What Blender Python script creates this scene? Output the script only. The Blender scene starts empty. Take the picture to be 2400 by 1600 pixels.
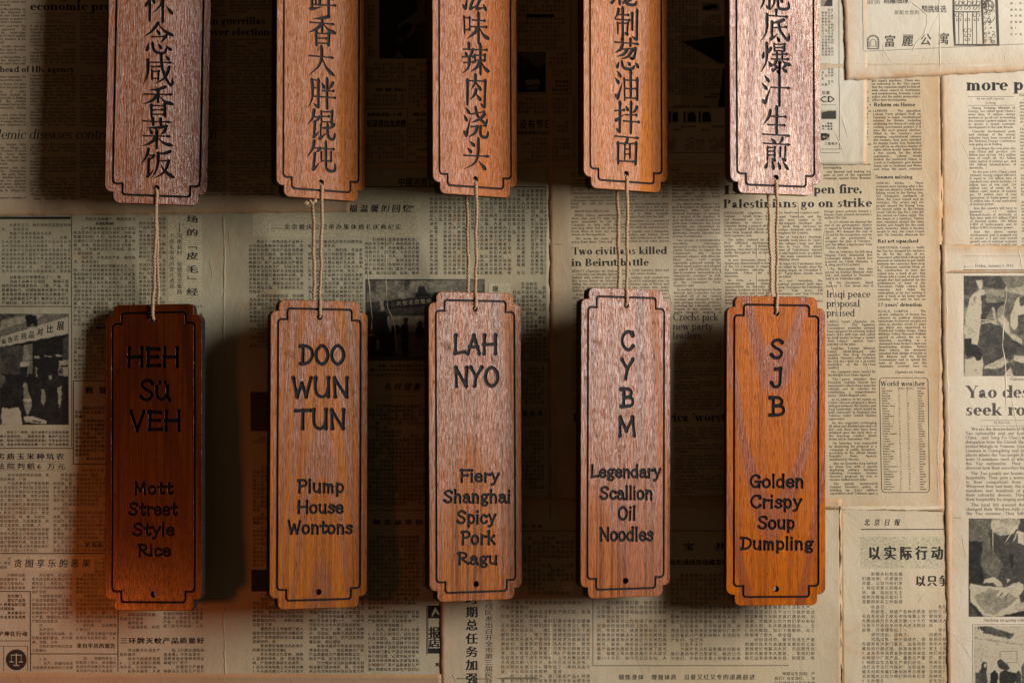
import bpy, math, random
import numpy as np
from mathutils import Matrix, Vector

SC = bpy.context.scene
COL = SC.collection
rnd = random.Random(7)
U = 0.00025            # metres for one unit of the measured wall plan (0.25 mm)
DIST = 5362.0          # camera distance from the wall, in units

# ------------------------------------------------------------------ camera, world, lamps
cam_d = bpy.data.cameras.new('camera'); cam = bpy.data.objects.new('camera', cam_d); COL.objects.link(cam)
cam.location = (0, -DIST * U, 0); cam.rotation_euler = (math.radians(90), 0, 0)
cam_d.sensor_width = 36; cam_d.lens = 36 * DIST / 2400; cam_d.clip_start = 0.02; cam_d.clip_end = 50
SC.camera = cam
world = bpy.data.worlds.new('World'); SC.world = world; world.use_nodes = True
bg = world.node_tree.nodes['Background']
bg.inputs[0].default_value = (1.0, 0.56, 0.29, 1); bg.inputs[1].default_value = 0.038
def area(name, loc, target, sx, sy, power, col, spread=180):
    d = bpy.data.lights.new(name, 'AREA'); d.shape = 'RECTANGLE'; d.size = sx; d.size_y = sy
    d.energy = power; d.color = col; d.spread = math.radians(spread)
    o = bpy.data.objects.new(name, d); COL.objects.link(o); o.location = loc
    o.rotation_euler = (Vector(target) - Vector(loc)).to_track_quat('-Z', 'Y').to_euler()
    return o
area('window_light', (0.92, -0.63, 0.27), (0.05, 0, 0.0), 0.40, 0.70, 17.4, (1.0, 0.962, 0.905))
area('red_lamp', (-0.383, -0.27, -0.180), (-0.232, 0, -0.172), 0.04, 0.05, 0.032, (1.0, 0.19, 0.03), 64)
SC.view_settings.view_transform = 'Standard'; SC.view_settings.look = 'None'
SC.view_settings.exposure = 0.0; SC.view_settings.gamma = 1.0
SC.render.engine = 'CYCLES'; SC.cycles.max_bounces = 4; SC.cycles.use_denoising = True

# ------------------------------------------------------------------ helpers
def wp(x, y, d=0.0):
    """point of the wall plan (x right, y down, d towards the room) in metres"""
    return ((x - 1200) * U, -d * U, (800 - y) * U)

def relief(x, y):
    """how the pasted paper bulges from the wall, in units"""
    x = np.asarray(x, float); y = np.asarray(y, float)
    f = 1.1 * np.sin(x / 97 + 1.3 * np.sin(y / 141)) * np.cos(y / 118 + .7 * np.sin(x / 83))
    f = f + .7 * np.sin(x / 41 + y / 67 + 2) * np.sin(y / 53 - x / 149) + .35 * np.sin(x / 23 + 1.7 * np.sin(y / 61)) * np.sin(y / 37 + 1)
    return f * 1.5

def mesh_np(name, V, F, mats, mi=None, smooth=False):
    V = np.asarray(V, np.float32).reshape(-1, 3); F = np.asarray(F, np.int32); k = F.shape[1]
    me = bpy.data.meshes.new(name); me.vertices.add(len(V)); me.vertices.foreach_set('co', V.ravel())
    me.loops.add(F.size); me.loops.foreach_set('vertex_index', F.ravel())
    me.polygons.add(len(F)); me.polygons.foreach_set('loop_start', np.arange(0, F.size, k, dtype=np.int32))
    me.polygons.foreach_set('loop_total', np.full(len(F), k, np.int32))
    for m in mats: me.materials.append(m)
    if mi is not None: me.polygons.foreach_set('material_index', np.asarray(mi, np.int32))
    me.polygons.foreach_set('use_smooth', np.full(len(F), smooth, bool))
    me.update(calc_edges=True); me.validate()
    return me

def link(name, me, parent=None, **props):
    o = bpy.data.objects.new(name, me); COL.objects.link(o)
    if parent is not None: o.parent = parent
    for k, v in props.items(): o[k] = v
    return o

# ------------------------------------------------------------------ materials
def new_mat(name):
    m = bpy.data.materials.new(name); m.use_nodes = True
    nt = m.node_tree; return m, nt, nt.nodes['Principled BSDF']
def N(nt, t, **kw):
    n = nt.nodes.new(t)
    for k, v in kw.items():
        if k.startswith('i_'): n.inputs[int(k[2:])].default_value = v
        else: setattr(n, k, v)
    return n
def ramp(nt, stops):
    r = nt.nodes.new('ShaderNodeValToRGB'); e = r.color_ramp.elements
    while len(e) > 1: e.remove(e[-1])
    e[0].position = stops[0][0]; e[0].color = (*stops[0][1], 1)
    for p, c in stops[1:]:
        q = e.new(p); q.color = (*c, 1)
    return r
def mixc(nt, fac, a, b, mode='MIX'):
    m = nt.nodes.new('ShaderNodeMix'); m.data_type = 'RGBA'; m.blend_type = mode
    for s, v in ((0, fac), (6, a), (7, b)):
        if hasattr(v, 'links') or hasattr(v, 'is_linked'): nt.links.new(v, m.inputs[s])
        elif isinstance(v, (int, float)): m.inputs[s].default_value = v
        else: m.inputs[s].default_value = (*v, 1)
    return m.outputs[2]
def noise(nt, vec, sx, sy, sz, detail=3, rough=.55, loc=(0, 0, 0), dist=0):
    mp = nt.nodes.new('ShaderNodeMapping'); mp.inputs['Scale'].default_value = (sx, sy, sz); mp.inputs['Location'].default_value = loc
    nt.links.new(vec, mp.inputs[0])
    n = nt.nodes.new('ShaderNodeTexNoise'); n.inputs['Scale'].default_value = 1; n.inputs['Detail'].default_value = detail
    n.inputs['Roughness'].default_value = rough; n.inputs['Distortion'].default_value = dist
    nt.links.new(mp.outputs[0], n.inputs['Vector']); return n.outputs[0]
def mrange(nt, v, a, b, c=0, d=1):
    m = nt.nodes.new('ShaderNodeMapRange'); nt.links.new(v, m.inputs[0])
    for i, x in enumerate((a, b, c, d)): m.inputs[i + 1].default_value = x
    return m.outputs[0]
def math_n(nt, op, a, b=0.0):
    m = nt.nodes.new('ShaderNodeMath'); m.operation = op
    for i, v in enumerate((a, b)):
        if isinstance(v, (int, float)): m.inputs[i].default_value = v
        else: nt.links.new(v, m.inputs[i])
    return m.outputs[0]

def paper_mat(name, base, brown=(.48, .24, .09), seed=0.0):
    m, nt, p = new_mat(name); tc = nt.nodes.new('ShaderNodeTexCoord').outputs['Object']
    big = noise(nt, tc, 9, 9, 9, 4, .6, (seed, 3, seed))
    mid = noise(nt, tc, 60, 60, 60, 4, .65, (0, seed, 1))
    fib = noise(nt, tc, 1500, 1500, 500, 2, .6, (seed, 0, 0))
    dark = tuple(c * k for c, k in zip(base, (.86, .80, .70)))
    c = mixc(nt, mrange(nt, big, .35, .68), base, dark)
    c = mixc(nt, mrange(nt, mid, .55, .8, 0, .45), c, tuple(c_ * k for c_, k in zip(base, (.80, .68, .52))))
    c = mixc(nt, mrange(nt, fib, .3, .75, 0, .28), c, tuple(v * .74 for v in base))
    # tide mark: a ring where damp once dried
    st = noise(nt, tc, 14, 14, 14, 2, .5, (seed * 2 + 5, 1, 8))
    ring = math_n(nt, 'SUBTRACT', 1.0, mrange(nt, math_n(nt, 'ABSOLUTE', math_n(nt, 'SUBTRACT', st, .63)), 0, .012))
    c = mixc(nt, math_n(nt, 'MULTIPLY', ring, .24), c, brown)
    spots = noise(nt, tc, 420, 420, 420, 1, .5, (seed, seed, 4))
    c = mixc(nt, mrange(nt, spots, .76, .80, 0, .6), c, brown)
    at = nt.nodes.new('ShaderNodeAttribute'); at.attribute_name = 'browning'
    e = math_n(nt, 'MULTIPLY', at.outputs['Fac'], mrange(nt, noise(nt, tc, 90, 90, 90, 3, .6, (1, seed, 2)), .25, .7, .45, 1.25))
    c = mixc(nt, mrange(nt, e, 0, 1, 0, .78), c, brown)
    nt.links.new(c, p.inputs['Base Color']); p.inputs['Roughness'].default_value = .62
    p.inputs['Specular IOR Level'].default_value = .28
    b = nt.nodes.new('ShaderNodeBump'); b.inputs['Strength'].default_value = .8; b.inputs['Distance'].default_value = .00045
    wr = noise(nt, tc, 70, 70, 45, 4, .6, (seed, 9, 0), .8); fine = noise(nt, tc, 700, 700, 700, 2)
    h = math_n(nt, 'ADD', math_n(nt, 'MULTIPLY', wr, 1.6), math_n(nt, 'MULTIPLY', fine, .22))
    nt.links.new(h, b.inputs['Height']); nt.links.new(b.outputs[0], p.inputs['Normal'])
    return m

def ink_mat(name, col, worn=.35):
    m, nt, p = new_mat(name); tc = nt.nodes.new('ShaderNodeTexCoord').outputs['Object']
    n = noise(nt, tc, 800, 800, 800, 3, .7); n2 = noise(nt, tc, 60, 60, 60, 3)
    c = mixc(nt, mrange(nt, n, .35, .75, 0, worn), col, tuple(min(1, v * 2.6 + .035) for v in col))
    c = mixc(nt, mrange(nt, n2, .4, .7, 0, .35), c, tuple(v * 1.5 + .01 for v in col))
    nt.links.new(c, p.inputs['Base Color']); p.inputs['Roughness'].default_value = .6
    p.inputs['Specular IOR Level'].default_value = .25
    return m
INK = ink_mat('printing_ink', (.022, .020, .018), .10); INKG = ink_mat('worn_grey_ink', (.062, .053, .042), .3)
TONES = [ink_mat('halftone_%s' % n, c, .5) for n, c in (('black', (.014, .013, .012)), ('dark', (.045, .04, .034)), ('middle', (.12, .105, .082)),
         ('light', (.24, .205, .14)), ('pale', (.36, .315, .205)))]

def halftone_mat():
    m, nt, p = new_mat('halftone_print'); tc = nt.nodes.new('ShaderNodeTexCoord').outputs['Object']
    at = nt.nodes.new('ShaderNodeAttribute'); at.attribute_name = 'tone'
    n = mrange(nt, noise(nt, tc, 1400, 1400, 1400, 3, .7), .3, .7, -.10, .10)
    v = math_n(nt, 'ADD', at.outputs['Fac'], n)
    r = ramp(nt, [(0, (.012, .011, .010)), (.25, (.045, .040, .033)), (.5, (.13, .115, .085)), (.75, (.26, .225, .16)), (1, (.44, .38, .27))])
    nt.links.new(v, r.inputs[0]); nt.links.new(r.outputs[0], p.inputs['Base Color']); p.inputs['Roughness'].default_value = .6; p.inputs['Specular IOR Level'].default_value = .25
    return m
HALFTONE = halftone_mat()

def wood_mat(name, lite, dark, seed, ringw=1.0, rough=.23, centre=0.0, streak=.5, up=1, zf=9.0, zone=.5, split=None, phase=0.0, spec=(.20, .48), relief_=.0001):
    m, nt, p = new_mat(name); tc = nt.nodes.new('ShaderNodeTexCoord').outputs['Object']
    sep = nt.nodes.new('ShaderNodeSeparateXYZ'); nt.links.new(tc, sep.inputs[0])
    # growth rings cut lengthways: nested arches drawn out along the grain
    x = math_n(nt, 'ADD', math_n(nt, 'ADD', sep.outputs[0], -centre * U), math_n(nt, 'MULTIPLY', math_n(nt, 'SUBTRACT', noise(nt, tc, 20, 20, 12, 2, .5, (seed, 5, 0)), .5), .007))
    zz = math_n(nt, 'ADD', sep.outputs[2], seed * .01)
    rad = math_n(nt, 'ADD', math_n(nt, 'MULTIPLY', math_n(nt, 'MULTIPLY', x, x), 2600.0 * ringw), math_n(nt, 'MULTIPLY', zz, zf * up))
    rad = math_n(nt, 'ADD', rad, math_n(nt, 'MULTIPLY', noise(nt, tc, 90, 90, 14, 3, .5, (seed, 0, seed)), .22))
    if split is None:
        saw = math_n(nt, 'FRACT', math_n(nt, 'ADD', rad, phase))
        ring = math_n(nt, 'MULTIPLY', mrange(nt, saw, zone, zone + .06), mrange(nt, saw, 1.0, .90))
    else:                                                          # porous wood on one side of a wandering line, smooth on the other
        q = math_n(nt, 'ADD', x, math_n(nt, 'MULTIPLY', math_n(nt, 'SINE', math_n(nt, 'MULTIPLY', zz, 30.0)), .0040))
        e_ = split[0] * U; ring = mrange(nt, q, e_ + .0006, e_ - .0006) if split[1] > 0 else mrange(nt, q, e_ - .004, e_ + .006)
    lf = noise(nt, tc, 150, 150, 5, 4, .6, (seed, 1, 0)); mf = noise(nt, tc, 360, 360, 5, 3, .6, (seed, 4, 0)); fs = noise(nt, tc, 1200, 1200, 16, 3, .65, (0, seed, 0))
    c = mixc(nt, ring, lite, dark)
    c = mixc(nt, mrange(nt, lf, .38, .66, 0, .55), c, tuple(v * k for v, k in zip(dark, (1.15, 1.0, .9))))
    c = mixc(nt, mrange(nt, mf, .49, .60, 0, streak), c, tuple(v * .45 for v in dark))
    c = mixc(nt, mrange(nt, fs, .45, .68, 0, streak), c, tuple(v * .42 for v in dark))
    pores = noise(nt, tc, 3000, 3000, 150, 2, .6, (seed, 0, 3))
    pm = mrange(nt, pores, .55, .66)
    c = mixc(nt, math_n(nt, 'MULTIPLY', pm, .7), c, tuple(v * .2 for v in dark))
    nt.links.new(c, p.inputs['Base Color'])
    nt.links.new(mrange(nt, ring, 0, 1, spec[0], spec[1]), p.inputs['Specular IOR Level'])
    ro = mrange(nt, noise(nt, tc, 2600, 2600, 60, 2), .3, .7, rough - .07, rough + .09)
    nt.links.new(ro, p.inputs['Roughness'])
    b = nt.nodes.new('ShaderNodeBump'); b.inputs['Strength'].default_value = 1.0; b.inputs['Distance'].default_value = relief_
    h = math_n(nt, 'ADD', math_n(nt, 'MULTIPLY', pm, -1.0), math_n(nt, 'MULTIPLY', noise(nt, tc, 2600, 2600, 110, 2, .6, (3, seed, 1)), 2.4))
    h = math_n(nt, 'ADD', h, math_n(nt, 'MULTIPLY', fs, 1.6))
    nt.links.new(h, b.inputs['Height']); nt.links.new(b.outputs[0], p.inputs['Normal'])
    return m

def burnt_mat():
    m, nt, p = new_mat('burnt_engraving'); tc = nt.nodes.new('ShaderNodeTexCoord').outputs['Object']
    s = noise(nt, tc, 2200, 2200, 160, 2)
    c = mixc(nt, mrange(nt, s, .35, .7), (.003, .003, .004), (.009, .010, .013))
    nt.links.new(c, p.inputs['Base Color']); p.inputs['Roughness'].default_value = .5
    p.inputs['Specular IOR Level'].default_value = .10
    b = nt.nodes.new('ShaderNodeBump'); b.inputs['Strength'].default_value = .7; b.inputs['Distance'].default_value = .0001
    nt.links.new(s, b.inputs['Height']); nt.links.new(b.outputs[0], p.inputs['Normal'])
    return m
BURNT = burnt_mat()
def edge_mat():
    m, nt, p = new_mat('laser_cut_edge'); tc = nt.nodes.new('ShaderNodeTexCoord').outputs['Object']
    c = mixc(nt, noise(nt, tc, 900, 60, 900, 2), (.004, .0035, .003), (.016, .012, .009))
    nt.links.new(c, p.inputs['Base Color']); p.inputs['Roughness'].default_value = .7; p.inputs['Specular IOR Level'].default_value = .25
    return m
EDGE = edge_mat()
def jute_mat():
    m, nt, p = new_mat('jute'); tc = nt.nodes.new('ShaderNodeTexCoord').outputs['Object']
    c = mixc(nt, noise(nt, tc, 1500, 1500, 1500, 3, .7), (.34, .21, .115), (.68, .47, .30))
    nt.links.new(c, p.inputs['Base Color']); p.inputs['Roughness'].default_value = .85; p.inputs['Specular IOR Level'].default_value = .2
    return m
JUTE = jute_mat()

# ------------------------------------------------------------------ the wall
def wall():
    m, nt, p = new_mat('old_plaster'); tc = nt.nodes.new('ShaderNodeTexCoord').outputs['Object']
    c = mixc(nt, noise(nt, tc, 30, 30, 30, 4), (.30, .22, .14), (.42, .33, .23))
    nt.links.new(c, p.inputs['Base Color']); p.inputs['Roughness'].default_value = .9
    V = [wp(-500, -500, -4), wp(2900, -500, -4), wp(2900, 2100, -4), wp(-500, 2100, -4), wp(-500, -500, -120), wp(2900, -500, -120), wp(2900, 2100, -120), wp(-500, 2100, -120)]
    F = [(3, 2, 1, 0), (4, 5, 6, 7), (0, 1, 5, 4), (1, 2, 6, 5), (2, 3, 7, 6), (3, 0, 4, 7)]
    link('wall', mesh_np('wall', V, F, [m]), kind='structure')
wall()

# ------------------------------------------------------------------ pasted sheets
def vnoise(t, seed):
    return (np.sin(t * .31 + seed) + np.sin(t * .83 + seed * 2.3) * .7 + np.sin(t * 1.9 + seed * 5.1) * .5 + np.sin(t * 4.3 + seed * 1.7) * .4) / 2.6
class Sheet: pass
def sheet(label, quad, layer, mat, brown=None, torn=1.0, lift=1.0, group=None, step=10):
    """quad: four corners tl tr br bl. brown: {edge: width} of the browned rim"""
    brown = brown or {}
    q = np.array(quad, float); w = max(np.hypot(*(q[1] - q[0])), np.hypot(*(q[2] - q[3]))); h = max(np.hypot(*(q[3] - q[0])), np.hypot(*(q[2] - q[1])))
    nx, ny = max(2, int(w / step)), max(2, int(h / step))
    u, v = np.meshgrid(np.linspace(0, 1, nx + 1), np.linspace(0, 1, ny + 1))
    P = ((1 - u) * (1 - v))[..., None] * q[0] + (u * (1 - v))[..., None] * q[1] + (u * v)[..., None] * q[2] + ((1 - u) * v)[..., None] * q[3]
    sd = len(label) * 1.37 + layer
    P[:, 0, 0] += vnoise(P[:, 0, 1] * .25, sd) * torn; P[:, -1, 0] += vnoise(P[:, -1, 1] * .25, sd + 1) * torn
    P[0, :, 1] += vnoise(P[0, :, 0] * .25, sd + 2) * torn; P[-1, :, 1] += vnoise(P[-1, :, 0] * .25, sd + 3) * torn
    dl, dr, dt, db = u * w, (1 - u) * w, v * h, (1 - v) * h
    base = .5 + layer * .55
    near = np.minimum(np.minimum(dl, dr), np.minimum(dt, db))
    D = base + relief(P[..., 0], P[..., 1]) + lift * 1.5 * np.exp(-near / 8) * (1 + .6 * vnoise(P[..., 0] * .06 + P[..., 1] * .05, sd))
    age = np.zeros_like(D)
    for k, dd in (('l', dl), ('r', dr), ('t', dt), ('b', db)):
        if k in brown: age = np.maximum(age, np.exp(-dd / brown[k]))
    C = q.mean(0); cw = np.array(wp(C[0], C[1], 0))
    V = np.stack([(P[..., 0] - 1200) * U, -D * U, (800 - P[..., 1]) * U], -1).reshape(-1, 3) - cw
    idx = np.arange((nx + 1) * (ny + 1)).reshape(ny + 1, nx + 1)
    F = np.stack([idx[1:, :-1], idx[1:, 1:], idx[:-1, 1:], idx[:-1, :-1]], -1).reshape(-1, 4)
    rim = np.concatenate([idx[0, :], idx[1:, -1], idx[-1, -2::-1], idx[-2:0:-1, 0]]); n0 = len(V)
    back = V[rim].copy(); back[:, 1] += .55 * U
    V = np.concatenate([V, back]); j = np.arange(len(rim)); j2 = (j + 1) % len(rim)
    F = np.concatenate([F, np.stack([rim[j], rim[j2], n0 + j2, n0 + j], -1)])
    me = mesh_np('newspaper_sheet', V, F, [mat], smooth=True)
    at = me.attributes.new('browning', 'FLOAT', 'POINT')
    at.data.foreach_set('value', np.concatenate([age.ravel(), np.full(len(rim), .8)]).astype(np.float32)[:len(me.vertices)])
    o = link('newspaper_sheet', me, label=label, category='newspaper'); o.location = cw
    if group: o['group'] = group
    s = Sheet(); s.o = o; s.base = base; s.cw = cw; s.mat = mat; s.u = 0
    return s
def lay(s, X, Y, up):
    """points of print lying on sheet s, in its own coordinates"""
    X = np.asarray(X, float); Y = np.asarray(Y, float)
    D = s.base + relief(X, Y) + up
    return np.stack([(X - 1200) * U - s.cw[0], -D * U - s.cw[1], (800 - Y) * U - s.cw[2]], -1)
def on_sheet(name, s, X, Y, F, mat, up=.22, **props):
    s.u += .004
    me = mesh_np(name, lay(s, X, Y, up + s.u), F, [mat])
    o = link(name, me, s.o, **props); return o
def crease(s, pts, w=2.2, hgt=1.1):
    """a sharp fold or wrinkle standing up from the sheet"""
    p = np.array(pts, float); t = [0]
    for a, b in zip(p[:-1], p[1:]): t.append(t[-1] + np.hypot(*(b - a)))
    n = max(4, int(t[-1] / 6)); tt = np.linspace(0, t[-1], n); X = np.interp(tt, t, p[:, 0]); Y = np.interp(tt, t, p[:, 1])
    X = X + vnoise(tt * .22, p[0, 0]) * 1.0; Y = Y + vnoise(tt * .17, p[0, 1] + 3) * .8
    dx, dy = np.gradient(X), np.gradient(Y); L = np.hypot(dx, dy) + 1e-9; nx_, ny_ = -dy / L, dx / L
    ww = w * (.65 + .5 * vnoise(tt * .13, 2)) * np.clip(np.minimum(tt, t[-1] - tt) / 14, .05, 1)
    rows = []
    for k, up in ((-1.0, .1), (-.3, hgt * .75), (.15, hgt), (1.0, .1)):
        rows.append(lay(s, X + nx_ * ww * k, Y + ny_ * ww * k, .3 + up * np.clip(ww / w, .1, 1)))
    V = np.concatenate(rows); F = []
    for r in range(3):
        for i in range(n - 1): F.append((r * n + i, r * n + i + 1, (r + 1) * n + i + 1, (r + 1) * n + i))
    me = mesh_np('crease', V, F, [s.mat], smooth=True)
    me.attributes.new('browning', 'FLOAT', 'POINT').data.foreach_set('value', np.full(len(me.vertices), .12, np.float32))
    link('crease', me, s.o)

# ------------------------------------------------------------------ glyphs: (verts Nx2 y-up in em, tris Mx3, advance)
_tc = bpy.data.curves.new('t', 'FONT'); _to = bpy.data.objects.new('t', _tc); COL.objects.link(_to)
_cache = {}
def font_glyph(ch, bold=0.0, res=1):
    key = (ch, bold, res)
    if key in _cache: return _cache[key]
    _tc.body = ch; _tc.resolution_u = res; _tc.offset = 0; _tc.size = 1
    bpy.context.view_layer.update()
    me = bpy.data.meshes.new_from_object(_to.evaluated_get(bpy.context.evaluated_depsgraph_get()))
    n = len(me.vertices)
    if n == 0: g = (np.zeros((0, 2)), np.zeros((0, 3), int), .3)
    else:
        me.calc_loop_triangles()
        v = np.zeros(n * 3); me.vertices.foreach_get('co', v); v = v.reshape(-1, 3)[:, :2]
        t = np.zeros(len(me.loop_triangles) * 3, np.int32); me.loop_triangles.foreach_get('vertices', t); t = t.reshape(-1, 3)
        a, b, c = v[t[:, 0]], v[t[:, 1]], v[t[:, 2]]; ar = (b[:, 0] - a[:, 0]) * (c[:, 1] - a[:, 1]) - (b[:, 1] - a[:, 1]) * (c[:, 0] - a[:, 0])
        t[ar < 0] = t[ar < 0][:, ::-1]
        if bold: t = np.concatenate([t, t + n, t + 2 * n]); v = np.concatenate([v - [bold, 0], v + [bold, 0], v + [0, bold * .6]])
        g = (v, t, 1.0 if ord(ch) > 0x2E00 else v[:, 0].max() + .07)
    bpy.data.meshes.remove(me); _cache[key] = g; return g

# a book serif built from stems, hairlines, slabs and swelling bowls (em = 100)
def serif_glyph(ch, w='r'):
    key = ('serif', ch, w)
    if key in _cache: return _cache[key]
    S = {'r': 9.5, 'b': 16.5, 't': 11.5, 'c': 10.5}[w]; h = {'r': 3.4, 'b': 4.2, 't': 4.2, 'c': 5.5}[w]; e = {'r': 5, 'b': 5, 't': 4, 'c': 4}[w]; sh = h
    V = []; T = []
    def poly(pts):
        n = len(V); V.extend(pts)
        for i in range(1, len(pts) - 1): T.append((n, n + i, n + i + 1))
    def R(x0, y0, x1, y1): poly([(x0, y0), (x1, y0), (x1, y1), (x0, y1)])
    def st(x, y0, y1, top='f', bot='f'):
        R(x, y0, x + S, y1)
        if bot == 'f': R(x - e, y0, x + S + e, y0 + sh)
        if top == 'f': R(x - e, y1 - sh, x + S + e, y1)
        if top == 'l': poly([(x - e, y1 - sh - 1), (x, y1 - sh - 4), (x, y1), (x - e, y1 - 2)])
    def A(cx, cy, rx, ry, a0, a1, tx=None, ty=None, n=None):
        tx = S if tx is None else tx; ty = h if ty is None else ty
        n = n or max(3, int(abs(a1 - a0) / 26)); b = len(V)
        for i in range(n + 1):
            t = math.radians(a0 + (a1 - a0) * i / n); c, s = math.cos(t), math.sin(t)
            V.append((cx + rx * c, cy + ry * s)); V.append((cx + (rx - tx) * c, cy + (ry - ty) * s))
        for i in range(n):
            k = b + 2 * i; q = [(k, k + 2, k + 1), (k + 1, k + 2, k + 3)]
            T.extend(q)
    def B(x, y, r): poly([(x + r * math.cos(i * 1.0472), y + r * math.sin(i * 1.0472)) for i in range(6)])
    def Dg(x0, y0, x1, y1, t): poly([(x0 - t / 2, y0), (x0 + t / 2, y0), (x1 + t / 2, y1), (x1 - t / 2, y1)])
    def slab(x, y, r=7): R(x - r, y, x + r, y + sh)
    XH, CH, AS, DS = 49, 72, 73, -21
    adv = 55
    c = ch
    if c == 'o': A(26, 23.5, 24, 24.5, 0, 360); adv = 52
    elif c == 'a':
        A(22, 31, 15, 17, 10, 165, S, h + 1); B(10, 34, S * .42); R(37 - S, 6, 37, 31); A(20, 14, 17, 14.5, 60, 300, S, h); A(43, 8, 6 + S * .6, 8, 180, 300, S * .5, h); adv = 50
    elif c == 'b': R(6, 0, 6 + S, AS); poly([(1, AS - 4), (6, AS - 6), (6 + S, AS), (1, AS)]); A(6 + S * .5 + 19, 23.5, 24 - S * .3, 24.5, -150, 150); adv = 56
    elif c in 'c': A(25, 23.5, 22, 24.5, 40, 320); B(40, 36, S * .45); adv = 46
    elif c == 'd': R(38, 0, 38 + S, AS); R(38, 0, 43 + S, sh); poly([(33, AS - 4), (38, AS - 6), (38 + S, AS), (33, AS)]); A(25, 23.5, 23, 24.5, 30, 330); adv = 58
    elif c == 'e': A(25, 23.5, 22.5, 24.5, 0, 318); R(10, 22, 45, 22 + h); adv = 48
    elif c == 'f': st(10, 0, 60, ''); A(10 + S + 7, 60, 7 + S, 14, 60, 180, S, h); B(25 + S * .3, 67, S * .45); R(2, XH - h, 28, XH); adv = 32
    elif c == 'g': A(23, 31, 18, 16.5, 0, 360, S * .85, h); A(24, -9, 21, 12.5, 0, 360, S * .5, h + 1); R(9, 5, 34, 5 + S * .75); A(12, 9, 8, 8, 90, 230, S * .5, h); A(44, 42, 8, 6, 90, 190, 5, h); adv = 50
    elif c in 'hn':
        st(6, 0, AS if c == 'h' else XH, 'l'); A(6 + S * .5 + 17, 27, 21, 20, 0, 140, S, h + 1); x = 6 + S * .5 + 38 - S; R(x, 0, x + S, 27); R(x - e, 0, x + S + e, sh); adv = x + S + 8
    elif c == 'i': st(6, 0, XH, 'l'); B(6 + S / 2, 64, S * .58); adv = 20 + S * .7
    elif c == 'j': R(6, -8, 6 + S, XH); A(2, -8, 4 + S, 13, -100, 0, S, h); B(6 + S / 2, 64, S * .58); adv = 24
    elif c == 'k': st(6, 0, AS, 'l'); Dg(6 + S + 2, 18, 44, XH - 1, h * 1.4); slab(44, XH - sh, 7); Dg(48, 1, 24, 30, S); slab(47, 0, 9); adv = 59
    elif c == 'l': st(6, 0, AS, 'l'); adv = 20 + S * .7
    elif c == 'm':
        st(6, 0, XH, 'l'); x = 6
        for k in range(2):
            A(x + S * .5 + 15, 28, 18.5, 19, 0, 140, S, h + 1); x = x + S * .5 + 33.5 - S; R(x, 0, x + S, 28); R(x - e, 0, x + S + e, sh)
        adv = x + S + 8
    elif c == 'p': st(6, DS, XH, 'l'); A(6 + S * .5 + 19, 23.5, 24 - S * .3, 24.5, -150, 150); adv = 56
    elif c == 'q': st(38, DS, XH, ''); A(25, 23.5, 23, 24.5, 30, 330); adv = 56
    elif c == 'r': st(6, 0, XH, 'l'); A(6 + S + 12, 30, 13, 17, 65, 160, S, h + 1); B(6 + S + 17, 39, S * .47); adv = 34 + S * .5
    elif c == 's':
        A(20, 34, 15, 13.5, 40, 270, S * .8, h + 1); A(20, 13, 16, 13.5, -140, 90, S * .8, h + 1); R(33, 33, 36, 46); R(4, 1, 7, 14); adv = 40
    elif c == 't': R(9, 10, 9 + S, 60); A(9 + S + 8, 10, 8 + S, 11, 180, 300, S, h); R(2, XH - h, 30, XH); poly([(2, XH), (9, XH), (9 + S, 62), (9, 60)]); adv = 33
    elif c == 'u': R(6, 18, 6 + S, XH); R(1, XH - sh, 6 + S, XH); A(25, 19, 19, 20, 180, 300, S, h + 1); R(38, 0, 38 + S, XH); R(33, XH - sh, 38, XH); R(38, 0, 43 + S, sh); adv = 58
    elif c == 'v': Dg(26, 0, 10, XH, S); Dg(26, 0, 42, XH, h); slab(9, XH - sh, 9); slab(42, XH - sh, 8); adv = 52
    elif c == 'w': Dg(23, 0, 9, XH, S); Dg(23, 0, 35, XH, h); Dg(49, 0, 35, XH, S); Dg(49, 0, 63, XH, h); slab(9, XH - sh, 9); slab(35, XH - sh, 6); slab(63, XH - sh, 8); adv = 73
    elif c == 'x': Dg(42, 0, 11, XH, S); Dg(9, 0, 40, XH, h * 1.2); slab(10, XH - sh, 8); slab(41, XH - sh, 7); slab(9, 0, 7); slab(43, 0, 8); adv = 53
    elif c == 'y': Dg(26, 0, 10, XH, S); Dg(20, -14, 43, XH, h * 1.2); slab(9, XH - sh, 9); slab(43, XH - sh, 8); B(13, -16, S * .5); adv = 52
    elif c == 'z': R(4, 0, 40, h * 1.4); R(4, XH - h * 1.4, 40, XH); Dg(10, 0, 34, XH, S); adv = 45
    elif c == 'A': Dg(12, 0, 36, CH, h); Dg(60, 0, 36, CH, S + 1); R(18, 22, 54, 22 + h); slab(11, 0, 10); slab(61, 0, 12); adv = 74
    elif c in 'BPR':
        st(8, 0, CH, 'f'); top = 36 if c != 'R' else 34; A(30, (CH + top) / 2, 25, (CH - top) / 2, -90, 90, S, h); R(8, CH - h, 31, CH); R(8, top, 31, top + h)
        if c == 'B': A(31, 19, 28, 19, -90, 90, S, h); R(8, 0, 32, h)
        if c == 'R': Dg(58, 0, 40, 36, S); slab(62, 0, 7)
        adv = {'B': 66, 'P': 62, 'R': 71}[c]
    elif c in 'CG':
        A(38, 36, 34, 37, 42, 318, S + 1, h); R(60, 48, 63, 72)
        if c == 'G': R(62 - S, 4, 62, 32); R(50, 32 - sh, 69, 32)
        adv = 68 if c == 'C' else 76
    elif c == 'D': st(8, 0, CH); A(30, 36, 40, 36, -90, 90, S, h); R(8, CH - h, 31, CH); R(8, 0, 31, h); adv = 76
    elif c in 'EF':
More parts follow.
